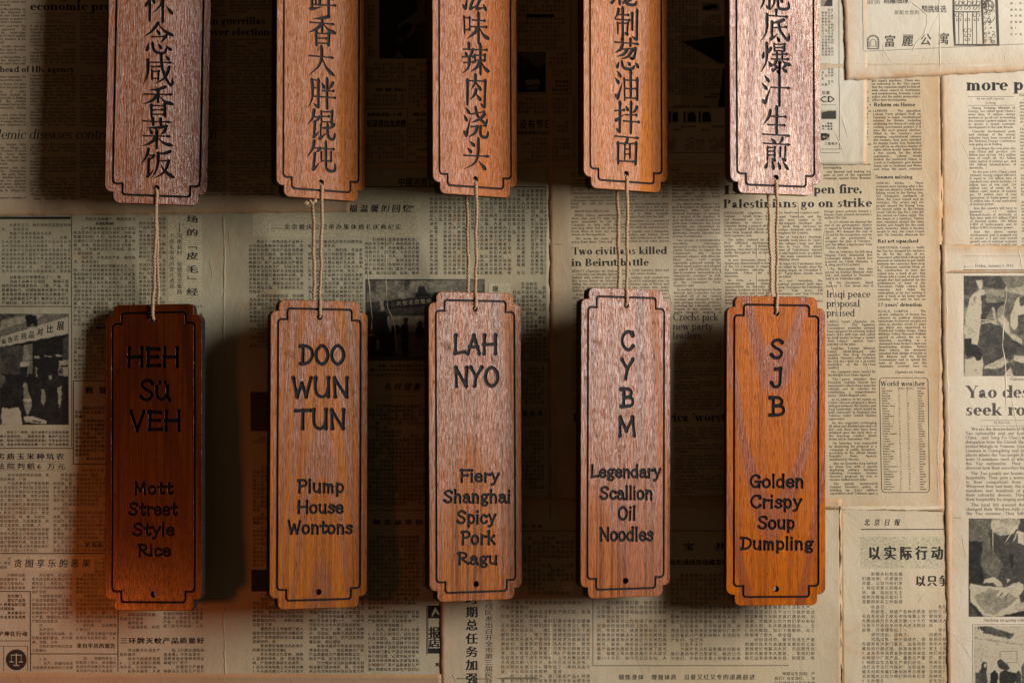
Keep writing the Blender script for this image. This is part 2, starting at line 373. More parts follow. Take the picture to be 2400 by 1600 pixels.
        st(8, 0, CH); R(8, CH - h, 56, CH); R(53, 54, 56, CH); R(8, 36, 40, 36 + h); R(38, 28, 41, 46)
        if c == 'E': R(8, 0, 58, h); R(55, 0, 58, 20)
        adv = 66 if c == 'E' else 62
    elif c == 'H': st(8, 0, CH); st(52, 0, CH); R(8, 35, 60, 35 + h); adv = 74
    elif c == 'I': st(8, 0, CH); adv = 24 + S * .7
    elif c == 'J': R(30, 16, 30 + S, CH); R(24, CH - sh, 35 + S, CH); A(20, 16, 10 + S, 17, -170, 0, S, h); B(8, 18, S * .5); adv = 54
    elif c == 'K': st(8, 0, CH); Dg(20, 26, 60, CH, h * 1.2); slab(60, CH - sh, 9); Dg(64, 0, 34, 42, S + 1); slab(64, 0, 10); adv = 77
    elif c == 'L': st(8, 0, CH); R(8, 0, 56, h); R(53, 0, 56, 24); adv = 63
    elif c == 'M': st(8, 0, CH, 'f'); R(8, 0, 8 + h, CH); st(68, 0, CH); Dg(42, 0, 14, CH, S); Dg(42, 0, 70, CH, h); adv = 90
    elif c == 'N': R(8, 0, 8 + h, CH); slab(9, 0, 8); slab(9, CH - sh, 8); R(60, 0, 60 + h, CH); slab(61, CH - sh, 8); Dg(58, 0, 13, CH, S + 1); adv = 74
    elif c in 'OQ':
        A(38, 36, 34, 37, 0, 360, S + 1, h); adv = 76
        if c == 'Q': Dg(60, -12, 44, 12, S)
    elif c == 'S': A(28, 54, 21, 19, 30, 270, S, h); A(29, 19, 23, 20, -150, 90, S, h); R(46, 50, 49, CH); R(6, 0, 9, 22); adv = 58
    elif c == 'T': st(30, 0, CH, ''); R(3, CH - h, 67, CH); R(3, 52, 6, CH); R(64, 52, 67, CH); adv = 70
    elif c == 'U': R(10, 22, 10 + S, CH); slab(10 + S / 2, CH - sh, 5 + S / 2); A(37, 24, 27, 25, 180, 360, S, h); R(64 - h, 24, 64, CH); slab(63, CH - sh, 8); adv = 76
    elif c == 'V': Dg(36, 0, 12, CH, S + 1); Dg(36, 0, 60, CH, h); slab(12, CH - sh, 12); slab(60, CH - sh, 10); adv = 72
    elif c == 'W': Dg(32, 0, 12, CH, S + 1); Dg(32, 0, 50, CH, h); Dg(68, 0, 50, CH, S + 1); Dg(68, 0, 88, CH, h); slab(12, CH - sh, 11); slab(50, CH - sh, 8); slab(88, CH - sh, 9); adv = 99
    elif c == 'X': Dg(60, 0, 14, CH, S + 1); Dg(12, 0, 60, CH, h); slab(13, 0, 10); slab(61, 0, 10); slab(13, CH - sh, 10); slab(60, CH - sh, 10); adv = 74
    elif c == 'Y': st(30, 0, 32, ''); Dg(32 + S / 2, 30, 12, CH, S + 1); Dg(30 + S / 2, 30, 60, CH, h); slab(12, CH - sh, 12); slab(60, CH - sh, 9); adv = 70
    elif c == 'Z': R(5, 0, 58, h); R(5, CH - h, 58, CH); Dg(13, 0, 50, CH, S + 1); adv = 64
    elif c == '.': B(10, S * .5, S * .6); adv = 26
    elif c == ',': B(10, S * .5, S * .6); Dg(7, -10, 12, 4, 4); adv = 26
    elif c == "'": B(10, 66, S * .55); Dg(8, 52, 12, 64, 4); adv = 22
    elif c == '`': B(10, 58, S * .55); Dg(9, 60, 13, 72, 4); adv = 22
    elif c == '"': B(8, 66, 4); B(19, 66, 4); Dg(6, 54, 9, 64, 3); Dg(17, 54, 20, 64, 3); adv = 30
    elif c == '-': R(4, 20, 26, 20 + h * 1.6); adv = 32
    elif c == '_': R(2, 22, 96, 22 + h); adv = 100
    elif c == ' ': adv = 27
    else:
        g = font_glyph(ch); _cache[key] = g; return g
    v = np.array(V, float).reshape(-1, 2) / 100; t = np.array(T, int).reshape(-1, 3)
    if len(t):
        a, b, c3 = v[t[:, 0]], v[t[:, 1]], v[t[:, 2]]; ar = (b[:, 0] - a[:, 0]) * (c3[:, 1] - a[:, 1]) - (b[:, 1] - a[:, 1]) * (c3[:, 0] - a[:, 0])
        t[ar < 0] = t[ar < 0][:, ::-1]
    _cache[key] = (v, t, adv / 100); return _cache[key]

def typeset(name, s, items, mat, glyph, slant=0.0, kx=0.0, ky=0.0, ref=(0, 0), up=.22, **props):
    """items: (char, x, y, width size, height size). kx, ky lean the whole block about ref"""
    by = {}
    for it in items: by.setdefault(it[0], []).append(it[1:])
    Xs, Ys, Fs, n = [], [], [], 0
    for ch, L in by.items():
        v, t, _ = glyph(ch)
        if len(v) == 0: continue
        A_ = np.array(L, float)
        X = A_[:, 0:1] + (v[None, :, 0] + slant * v[None, :, 1]) * A_[:, 2:3]; Y = A_[:, 1:2] - v[None, :, 1] * A_[:, 3:4]
        k = len(v); F = (t[None] + (np.arange(len(A_)) * k)[:, None, None] + n).reshape(-1, 3)
        Xs.append(X.ravel()); Ys.append(Y.ravel()); Fs.append(F); n += k * len(A_)
    if not Xs: return
    X, Y = np.concatenate(Xs), np.concatenate(Ys)
    X, Y = X + kx * (Y - ref[1]), Y + ky * (X - ref[0])
    return on_sheet(name, s, X, Y, np.concatenate(Fs), mat, up, **props)

def head(s, text, x0, x1, y, size, w='b', slant=0, ky=0.0, mat=None, name='headline', **kw):
    """one line of serif lettering from x0, stretched to end at x1 if given"""
    G = lambda c: serif_glyph(c, w)
    adv = sum(G(c)[2] for c in text) * size; k = (x1 - x0) / adv if x1 else 1
    x = x0; it = []
    for c in text:
        it.append((c, x, y, size * k, size)); x += G(c)[2] * size * k
    typeset(name, s, it, mat or INK, G, slant, 0, ky, (x0, y), **kw)
def sans(s, text, x0, x1, y, size, bold=0, mat=None, name='headline', slant=0):
    G = lambda c: font_glyph(c, bold)
    adv = sum(G(c)[2] for c in text) * size; k = (x1 - x0) / adv if x1 else 1; x = x0; it = []
    for c in text:
        it.append((c, x, y, size * k, size)); x += G(c)[2] * size * k
    typeset(name, s, it, mat or INK, G, slant)
def han(s, text, x, y, pitch, w, h=None, bold=.02, vertical=False, slant=0, mat=None, name='headline', res=2):
    """big Chinese characters centred on x, y and stepping by pitch"""
    h = h or w; it = []
    for i, c in enumerate(text):
        if c == ' ': continue
        cx, cy = (x, y + i * pitch) if vertical else (x + i * pitch, y)
        it.append((c, cx - w * .5, cy + h * .38, w, h))
    typeset(name, s, it, mat or INK, lambda c: font_glyph(c, bold, res), slant)
def column(s, text, x0, x1, y0, y1, lead, size, kx=0.0, ky=0.0, w='c', start=0, mat=None):
    """justified serif body text; | in the text starts a paragraph"""
    G = lambda c: serif_glyph(c, w); words = text.replace('|', ' | ').split(); i = start % len(words); y = y0; it = []; W = x1 - x0; first = False
    while y < y1:
        line = []; tot = 0; ind = 0; end = False
        if first: ind = size * 1.1; first = False
        while True:
            wd = words[i % len(words)]
            if wd == '|':
                i += 1
                if line: end = True; first = True; break
                ind = size * 1.1; continue
            aw = sum(G(c)[2] for c in wd) * size
            if line and tot + aw + size * .22 * len(line) > W - ind: break
            line.append((wd, aw)); tot += aw; i += 1
        gap = size * .27 if (end or len(line) < 2) else (W - ind - tot) / (len(line) - 1)
        x = x0 + ind
        for wd, aw in line:
            for c in wd:
                it.append((c, x, y, size, size)); x += G(c)[2] * size
            x += gap
        y += lead + (lead * .28 if end else 0)
    typeset('text_column', s, it, mat or INK, G, 0, kx, ky, (x0, y0), kind='stuff')
    return i
HAN = ('近日东台市人民法院对此案公开审理作出了一审判决由于该种子公司因出售假种子造成农民损失国家有关部门鉴定产品各项质量指标已超过国际标准本报讯今年以来市场'
 '消费者协会接到来信反映部分厂家产品质量低劣严重影响群众生活和生产我们应当坚决打击不法行为保护合法权益新婚夫妇和亲属们激动地表示感谢北京婚庆公司为他们举办'
 '有纪念意义的婚礼庆典通知指出在毛主席的光辉指示指引下首都的民兵工作取得了很大成绩全国纺织战线劳动模范先进生产者的操作技术为高速度发展纺织工业更快更好地解决'
 '人民穿衣问题作出新的贡献青年人更是主力军他们用鲜花盆景装饰美化自己的居室当地盛产各种优质皮毛自发形成了皮毛市场每集上市人数达两万多人成交额八十多万元如今已')
def hanblock(s, x0, y0, x1, y1, px, py, size=None, vertical=False, kx=0.0, seed=None, mat=None, bold=0.0, txt=HAN, para=True):
    r = random.Random(seed if seed is not None else int(x0 * 7 + y0)); i = r.randrange(len(txt)); size = size or px * .93
    if vertical:
        n = int((y1 - y0) / py + .2); m = int((x1 - x0) / px + .2); it = []
        for a in range(m):
            st = 2 if r.random() < .15 else 0; en = n - (r.randrange(2, n - 2) if r.random() < .12 else 0)
            for b in range(st, en):
                c = txt[i % len(txt)]; i += 1
                if r.random() < .06: c = '，' if r.random() < .6 else '。'
                it.append((c, x1 - (a + 1) * px + r.uniform(-.2, .2), y0 + (b + .88) * py, size, size))
    else:
        n = max(1, int((x1 - x0) / px + .3)); m = int((y1 - y0) / py + .3); it = []; st = 2
        for b in range(m):
            en = n if not (para and r.random() < .13) else r.randrange(max(1, n // 3), n)
            for a in range(st, en):
                c = txt[i % len(txt)]; i += 1
                q = r.random()
                if q < .055 and a: c = '，'
                elif q < .075 and a: c = '。'
                elif q < .09: c = r.choice('《“”0123456789')
                it.append((c, x0 + a * px + r.uniform(-.15, .15), y0 + (b + .88) * py, size, size))
            st = 2 if en < n else 0
    typeset('text_column', s, it, mat or INK, lambda c: font_glyph(c, bold), 0, kx, 0, (x0, y0), kind='stuff')
def strip(s, boxes, mat=None, name='rule_line', up=.2):
    X, Y, F = [], [], []
    for (a, b, c, d) in boxes:
        k = max(1, int(max(abs(c - a), abs(d - b)) / 8)); n = len(X)
        hor = abs(c - a) >= abs(d - b)
        for i in range(k + 1):
            t = i / k
            if hor: X += [a + (c - a) * t] * 2; Y += [d, b]
            else: X += [a, c]; Y += [b + (d - b) * t] * 2
        for i in range(k):
            q = n + 2 * i; F.append((q, q + 2, q + 3, q + 1) if hor else (q + 2, q + 3, q + 1, q))
    on_sheet(name, s, X, Y, F, mat or INK, up)
def tint(s, x0, y0, x1, y1, tone, name='tinted_panel', up=.08):
    """a printed flat tone following the paper"""
    nx_, ny_ = max(1, int((x1 - x0) / 8)), max(1, int((y1 - y0) / 8))
    X, Y = np.meshgrid(np.linspace(x0, x1, nx_ + 1), np.linspace(y0, y1, ny_ + 1)); idx = np.arange(X.size).reshape(X.shape)
    F = np.stack([idx[1:, :-1], idx[1:, 1:], idx[:-1, 1:], idx[:-1, :-1]], -1).reshape(-1, 4)
    return on_sheet(name, s, X.ravel(), Y.ravel(), F, TONES[tone] if isinstance(tone, int) else tone, up)
def clip_poly(p, x0, y0, x1, y1):
    for ax, lim, sg in ((0, x0, 1), (0, x1, -1), (1, y0, 1), (1, y1, -1)):
        out = []
        for i in range(len(p)):
            a, b = p[i - 1], p[i]; ia, ib = sg * (a[ax] - lim) >= 0, sg * (b[ax] - lim) >= 0
            if ia != ib:
                t = (lim - a[ax]) / (b[ax] - a[ax]); out.append((a[0] + t * (b[0] - a[0]), a[1] + t * (b[1] - a[1])))
            if ib: out.append(b)
        p = out
        if not p: return p
    return p
def inside(X, Y, c):
    r = np.zeros(X.shape, bool); n = len(c) // 2
    for i in range(n):
        x1, y1, x2, y2 = c[2 * i], c[2 * i + 1], c[(2 * i + 2) % (2 * n)], c[(2 * i + 3) % (2 * n)]
        if y1 == y2: continue
        r ^= ((y1 > Y) != (y2 > Y)) & (X < (x2 - x1) * (Y - y1) / (y2 - y1) + x1)
    return r
def picture(s, x0, y0, x1, y1, base, shapes, scale=1.0, ox=0.0, oy=0.0, label=None, soft=1):
    """a printed halftone picture as one fine sheet of tones; shapes: (tone 0..4, [x, y, x, y, ...])"""
    x1 = min(x1, 2412); y1 = min(y1, 1612); x0 = max(x0, -12); y0 = max(y0, -12)
    nx_, ny_ = max(2, int((x1 - x0) / 1.6)), max(2, int((y1 - y0) / 1.6))
    X, Y = np.meshgrid(np.linspace(x0, x1, nx_ + 1), np.linspace(y0, y1, ny_ + 1)); T = np.full(X.shape, base / 4.0)
    wx = X + .5 * np.sin(Y / 5.3) + .3 * np.sin(X / 3.1 + Y / 7.7); wy = Y + .5 * np.sin(X / 4.9) + .3 * np.sin(Y / 2.9 - X / 6.1)
    if not shapes or scale == 1.0 and len(shapes) < 5: wx, wy = X, Y
    for tone, c in shapes:
        m = inside((wx - ox) / scale, (wy - oy) / scale, c)
        g = .06 * math.sin(len(c) * 1.7) + .05 * np.sin(X / 11 + len(c)) * np.sin(Y / 9 + tone) if len(shapes) > 4 else 0
        T = np.where(m, tone / 4.0 + g, T)
    if len(shapes) > 4:
        g_ = np.random.RandomState(int(x0 + y0))
        for st, am in ((4, .07), (1, .16)):
            A_ = g_.normal(0, 1, (T.shape[0] // st + 3, T.shape[1] // st + 3)); T = T + am * .6 * np.kron(A_, np.ones((st, st)))[:T.shape[0], :T.shape[1]] * (.35 + T)
        T = T + .05 * np.sin(X / 6.1 + 2 * np.sin(Y / 8.3)) * np.sin(Y / 5.2 + 1.5 * np.sin(X / 7.1))
        for _ in range(soft):
            T[1:-1, 1:-1] = (T[1:-1, 1:-1] * 5 + T[:-2, 1:-1] + T[2:, 1:-1] + T[1:-1, :-2] + T[1:-1, 2:]) / 9
    idx = np.arange(X.size).reshape(X.shape); F = np.stack([idx[1:, :-1], idx[1:, 1:], idx[:-1, 1:], idx[:-1, :-1]], -1).reshape(-1, 4)
    o = on_sheet('printed_picture', s, X.ravel(), Y.ravel(), F, HALFTONE, .16)
    o.data.attributes.new('tone', 'FLOAT', 'POINT').data.foreach_set('value', T.ravel().astype(np.float32))
    if label: o['label'] = label
    return o

# ------------------------------------------------------------------ the pasted newspapers
T_GORB = ("people.|The Kremlin chief's meeting with Lithuanian Communists who oppose the break came three days after his session with the republic's party chief, Algirdas Brazauskas, and other leaders who support the move. Gorbachev is scheduled to travel to Lithuania this week.|"
 "The official news agency Tass, in its first report on Thursday and Saturday's talks, said they featured \"exchanges of opinions on a wayout of the situation.\" It gave no details, except to say that aside from Gorbachev, the Soviet leadership was represented by fellow Politburo members Vadim Medvedev, Anatoly Yakovlev and Georgy Razumovsky.|"
 "Two groups of predominently non-ethnic Lithuanians sponsored a rally in the republic's capital Saturday to support the Communists who favour continued alliance with Moscow. More than 2,000 people reportedly gathered outside the central sports palace and adopted an appeal to Gorbachev asking him to condemn \"nationalistic and chauvinistic overtones\" in their republic and to restore the unity of the Communist Party, Rajavicus said.|"
 "In another development, Radio Moscow said Gorbachev has not cancelled all of his January meetings with foreigners to deal with pressing domestic problems, including the Lithuanian unrest. Reports to the contrary upset world financial markets on Friday.|")
T_PRAG = ("PRAGUE (Xinhua) _ The Central Committee of the Czechoslovak Communist Party elected a 24-member Political Executive Committee and three secretaries at Saturday's plenary session.|This is the Central Committee's first meeting since its formation at the party's extraordinary congress last December.|"
 "The three secretaries are Frantisek Adamek, Jiri Machalik and Ondrej Saling.|The party's first secretary Vasil Mohorita said that about 2,000 people have joined the party since the December congress, but 130,000 party members have withdrawn since November 17.|")
T_COL = ("ministration official said.|White House spokeswoman Alixe Glen said US ships had been scheduled to sail to Colombia to help with the anti-drug effort, but she did not know when or have any more details on the operation.|\"We knew the boats were going down there,\" Glen said.|"
 "Defence Secretary Dick Cheney is expected soon to announce a White House-approved plan for getting US military forces more deeply involved in the international drug battle.|")
T_LITH = ("The Sajudis, said a delegation of loyalists met behind closed doors with Gorbachev in Moscow but neither he nor other sources had information on what they discussed.|Gorbachev is undergoing what is widely viewed as a test of his personal powers of persuasion as he tries to bring renegade Lithuanians back into the fold.|On December 20, a majority of Lithuanian Communists voted to break ties with the national party.|")
T_BEI = ("BEIRUT (Agencies via Xinhua) _ Christian and Muslim fighters battled with artillery and tank fire across Beirut on Saturday, killing two civilians and forcing police to close the only gateway linking the divided city.|It was the third clash in three days.|")
T_BEI2 = ("forces. Until Saturday, there had been only minor clashes.|An artillery shell crashed into the Sin el-Fil residential area, on the Christian side of Beirut, and killed two civilian men, police said. Two others were wounded in explosions near Kfar Shaban.|")
T_JER = ("JERUSALEM (Agencies via Xinhua) _ Israeli troops shot and wounded at least five Palestinians in clashes on Saturday during a general strike in the occupied West Bank and Gaza Strip, hospital officials and Arab reporters said.|The strike, ordered by the PLO affiliated underground leaders of the Palestinian uprising, shut stores and stopped traffic throughout the occupied territories.|"
 "In east Jerusalem, about 50 Americans demonstrated in front of the US Consulate to support the Palestinian uprising, or intefadeh. Police did not intervene.|In Syria, a breakaway Palestinian group claimed responsibility on Saturday for shooting incidents on the border between Jordan and Israel. The Damascus-based Fatah uprising group claimed it killed and wounded an unspecified number of Israeli soldiers in two separate attacks.|")
T_ISR = ("office, Israel's news agency said.|Israel Television said the bombs were similar to 10 booby-trapped envelopes sent last week from Syracuse to Christian clergymen and rebels throughout the country.|One of Saturday's shootings reportedly took place in Gaza's Rafah refugee camp and four others in Gaza City, where dozens of Palestinians burned tires and hurled rocks at soldiers on the main commercial Omar el-Mikhtar street.|"
 "At least 642 Palestinians have been killed by Israelis since the uprising began on December 8, 1987. Forty-three Israelis have been killed.|In east Jerusalem, the American protesters held signs saying \"Recognize the Palestinian state,\" \"Your taxes kill Palestinians,\" and \"Stop US aid to Israel, end occupation.\"|")
T_PEACE = ("foreign peace activists formed a human chain around Jerusalem's walled Old City.|\"As US citizens we demand the end of our government's silence in regard to Israeli human rights abuses. We demand the end of US aid for the occupation, and we call on our government to recognize the state of Palestine,\" said Jon Miles, a landscaper from Tucson, Arizona.|"
 "Also on Saturday, the left-wing Mapam Party demanded that Parliament debate a travel ban imposed on Feisal Husseini, a leading pro-PLO activist.|The three-month ban was issued by Interior Minister Arye Deri and handed to Husseini's family on Thursday night.|In the document, dated January 3, Deri wrote that if Husseini travelled abroad, it \"may harm the security of the state.\"|")
T_IRAQ = ("CAIRO, Egypt (Agencies via Xinhua) _ The Egyptian Government yesterday praised Iraq's proposal for reviving stalled peace talks with Iran and called on Arab leaders to forge a \"united Arab stance\" against Iran's rejection of the plan.|Egyptian Foreign Minister Esmat Abdel-Meguid told reporters that Iraqi President Saddam Hussein's offer reflected his country's wish for a peaceful resolution of the Iran-Iraq conflict.|"
 "His comments were carried by the Middle East News Agency.|\"The peace initiative that President Saddam Hussein has announced reflects Iraq's peaceful attitude and its concern for establishing a comprehensive peace,\" Abdel-Meguid said.|In an address to his nation on Friday, Hussein proposed a direct dialogue between the Iranian and Iraqi leaderships, which would be held alternately in Baghdad and Teheran under United Nations supervision.|"
 "He also suggested exchanging all ailing and disabled prisoners of war, and those who have been detained since the early days of the Iran-Iraq conflict, which broke out in September 1980.|On Saturday, Iran responded by dismissing the proposal as a \"campaign of public deception,\" according to the official Islamic Republic News Agency, monitored in Nicosia.|"
 "Also on Saturday Iraq marked its Army Day with a parade displaying military hardware following President Saddam Hussein's proposal for Iran to resume stalled peace talks.|The parade underscored Saddam Hussein's policy of building up Iraq's military capabilities until Teheran signs a peace treaty to formally end the Gulf war.|")
T_TASS = ("gas supply pipelines. There was no indication in the Tass report that the explosion might be linked with ethnic unrest in Azerbaijan and neighbouring Armenia. Local police and the public prosecutor's office were investigating.|")
T_LAB = ("LONDON _ The opposition Labour Party pledged itself on Saturday to major constitutional reforms for Britain, including abolishing the House of Lords and curbing government powers, if it wins the next general election. Billed as the country's most sweeping constitutional reforms this century, they were unveiled by deputy leader Roy Hattersley and call for an effective charter of rights which would \"make Britain a free society for the whole population.\" Labour would abolish the unelected House of Lords in Parliament, give limited home rule to Scotland and Wales and bring the much criticised intelligence services under Parliament's control.|")
T_SEA = ("JUNEAU, Alaska _ Three crewmen were missing after a fire broke out aboard a South Korean fishing vessel in the Bering Sea, 550 kilometres northwest of Adak, the Coast Guard said on Saturday. The service said 142 people aboard the Kyung Yang Ho moved safely to the fishing vessel Chil Bo San No 5 after the fire started on Friday night. The fire began in a mattress. Twelve men remained aboard the stern trawler and fought the fire until early Saturday, when it became unsafe to stay, the Coast Guard said. On Saturday afternoon fire appeared to be subsiding.|")
T_RAT = ("VANCOUVER, Canada _ Sniffy the Rat has escaped his sentence to die for the sake of art. Vancouver artist Rick Gibson had planned on Saturday to put Sniffy between two canvases, then drop a 25-kilogram concrete block on the construction to turn the rodent into \"a work of art.\" But Gibson told a crowd of about 300 people that had gathered for the performance in front of the Vancouver Public Library that someone had stolen his contraption as he was loading it onto a truck at his home earlier Saturday. He said he had no intention of restaging the event.|")
T_KUA = ("KUALA LUMPUR _ The oil-rich Sultanate of Brunei has released six political detainees held under its internal security act since an abortive revolt 27 years ago which was suppressed by British-led Gurkha troops. Prime Minister Sultan Hassanal Bolkiah agreed to release the six on Saturday, according to a statement from Brunei's state-run broadcasting division. \"Before their release, the detainees renewed their pledge of loyalty to His Majesty and the Brunei Government and to uphold the laws of Brunei...,\" said the statement, received here on Saturday night.|")
T_ENE = ("|Huang Yicheng, Minister of Energy, has called upon China's more than 10 million energy workers to \"go all out\" in boosting the country's power output, so as to ensure a steady economic development in the new decade.|Concrete development goals and strategy of the energy industry have been revealed at the National Energy Conference now going on in Beijing.|According to the new plan, this year China will produce 1.06 billion tons of coal, 138.5 million tons of crude oil, 14.5 billion cubic metres of natural gas, and 605 billion kilowatt-hours of electricity.|"
 "By the year 2000, China's total \"primary\" energy output will have to equal to 1.43 billion tons of standard coal, which includes 1.4 billion tons of raw coal, 200 million tons of crude oil, 30 billion cubic metres of natural gas, 90 million tons of coal equivalent of hydro-power, and 12 million tons of coal equivalent of nuclear power.|Also the country will have to generate 1.2 trillion kilowatt-hours of electricity at that time, with 930 billion KWH of thermal power, 240 billion KWH of hydro-power and 30 billion KWH of nuclear power.|"
 "And the above energy development goal is mapped out to ensure a 6 per cent overall growth rate of national economy _ with an industrial growth rate of 6.5 per cent, and agricultural rate of 3.5 per cent,\" Wang Wenze, spokesman of the Ministry of Energy, told|")
T_YAO = ("|\"We are the descendants of the Pan' of Yao nationality and our roots are in China,\" said Seng Fo Chao, who led a delegation from the United States. They visited Mengla in Yunnan, Guangxi and Liannan in Guangdong and some other places where the Yao people live. There were 11 members most of whom are of the Yao nationality. They came to discover how their ancestors had lived.|The Yao people are known for their hospitality. They gave a warm welcome to their compatriots from America. Wherever they had been, the delegation members met hundreds of people in their colourful dresses. They showed their hospitality by singing and dancing.|The local life amused them. They changed their Western-style clothes for the Yao costume. They followed the rhythm|")
T_HK = ("From the early 1960s Zhou Nan worked as a diplomat in the Chinese Foreign Ministry, at the Chinese embassies in Pakistan and Tanzania and at the Chinese mission to the United Nations. He was appointed an assistant minister of foreign affairs in 1981 and promoted a vice-minister two years later.|Zhou was involved in all the Sino-British negotiations on the future of Hong Kong and became chairman of the Chinese delegation in 1984. He was also chairman of the Chinese delegation in the Sino-Portuguese negotiations on Macao.|"
 "The vice-minister of Zhou Nan, who has rich diplomatic experience, appointed Director of the Hong Kong branch of the Xinhua News Agency, Xinhua reported. He will assume his post in early|replace Xu Jiatun, 74, who will be placed in the post since|Changchun of Jilin Province, Zhou studied at Yenching University in Beijing and joined the student patriotic movement led by the Chinese Communists during the 1940s.|")
T_COT = ("country's textile industry used 4.8 million tons of cotton and 50,000 tons of wool.|Speaking at the meeting, an official of the Ministry of Foreign Trade said China will import technology to improve the level of China's industry.|Between 1979 and 1987, the ministry approved 80 contracts for technology imports worth US 8643 million for machinery, another 18 for husbandry and|")
T_DIS = ("(Xinhua) _ Anyone who visited Jixian village in Heilongjiang Province 10 years ago would have been surprised to see that the majority of the villagers had enlarged thyroids.|Now, however, this has changed. Xu Zhenthong, secretary of the party there, said that all children born to families there are growing healthily and more sufferers have recovered, most of them now working in village-run factories.|This is a typical example of success in the treatment of endemic diseases as a result of the local government's efforts to improve sanitation, according to Wang Hongchang, official of the Heilongjiang Provincial Endemic Diseases Office.|"
 "According to the reports, 857 people out of 1,313 in the 1970s suffered from goitres and some babies born in the village were found to be mentally retarded or deaf-mute.|")
T_ELE = ("According to the rebels, the army has been defeated in seven clashes and the guerrillas now control most of the mountain roads. They said they would wait until the elections had been held before they laid down weapons and ammunition.|The Soviet, Cuban and Palestinian advisers in the country will withdraw the combat troops and support the regional peace plan, the leaders said in a roughly worded reply.|\"This will be the last chance,\" he said. \"If the talks fail we cannot promise that the fighting would not resume,\" he added, as the delegation left.|")

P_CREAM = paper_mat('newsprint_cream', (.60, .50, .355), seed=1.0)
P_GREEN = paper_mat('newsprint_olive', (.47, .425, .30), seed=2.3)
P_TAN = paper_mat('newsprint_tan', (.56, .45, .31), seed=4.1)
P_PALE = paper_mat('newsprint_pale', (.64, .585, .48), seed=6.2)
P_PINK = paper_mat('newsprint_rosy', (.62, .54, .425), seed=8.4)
P_BROWN = paper_mat('newsprint_brown', (.44, .32, .20), seed=9.7)

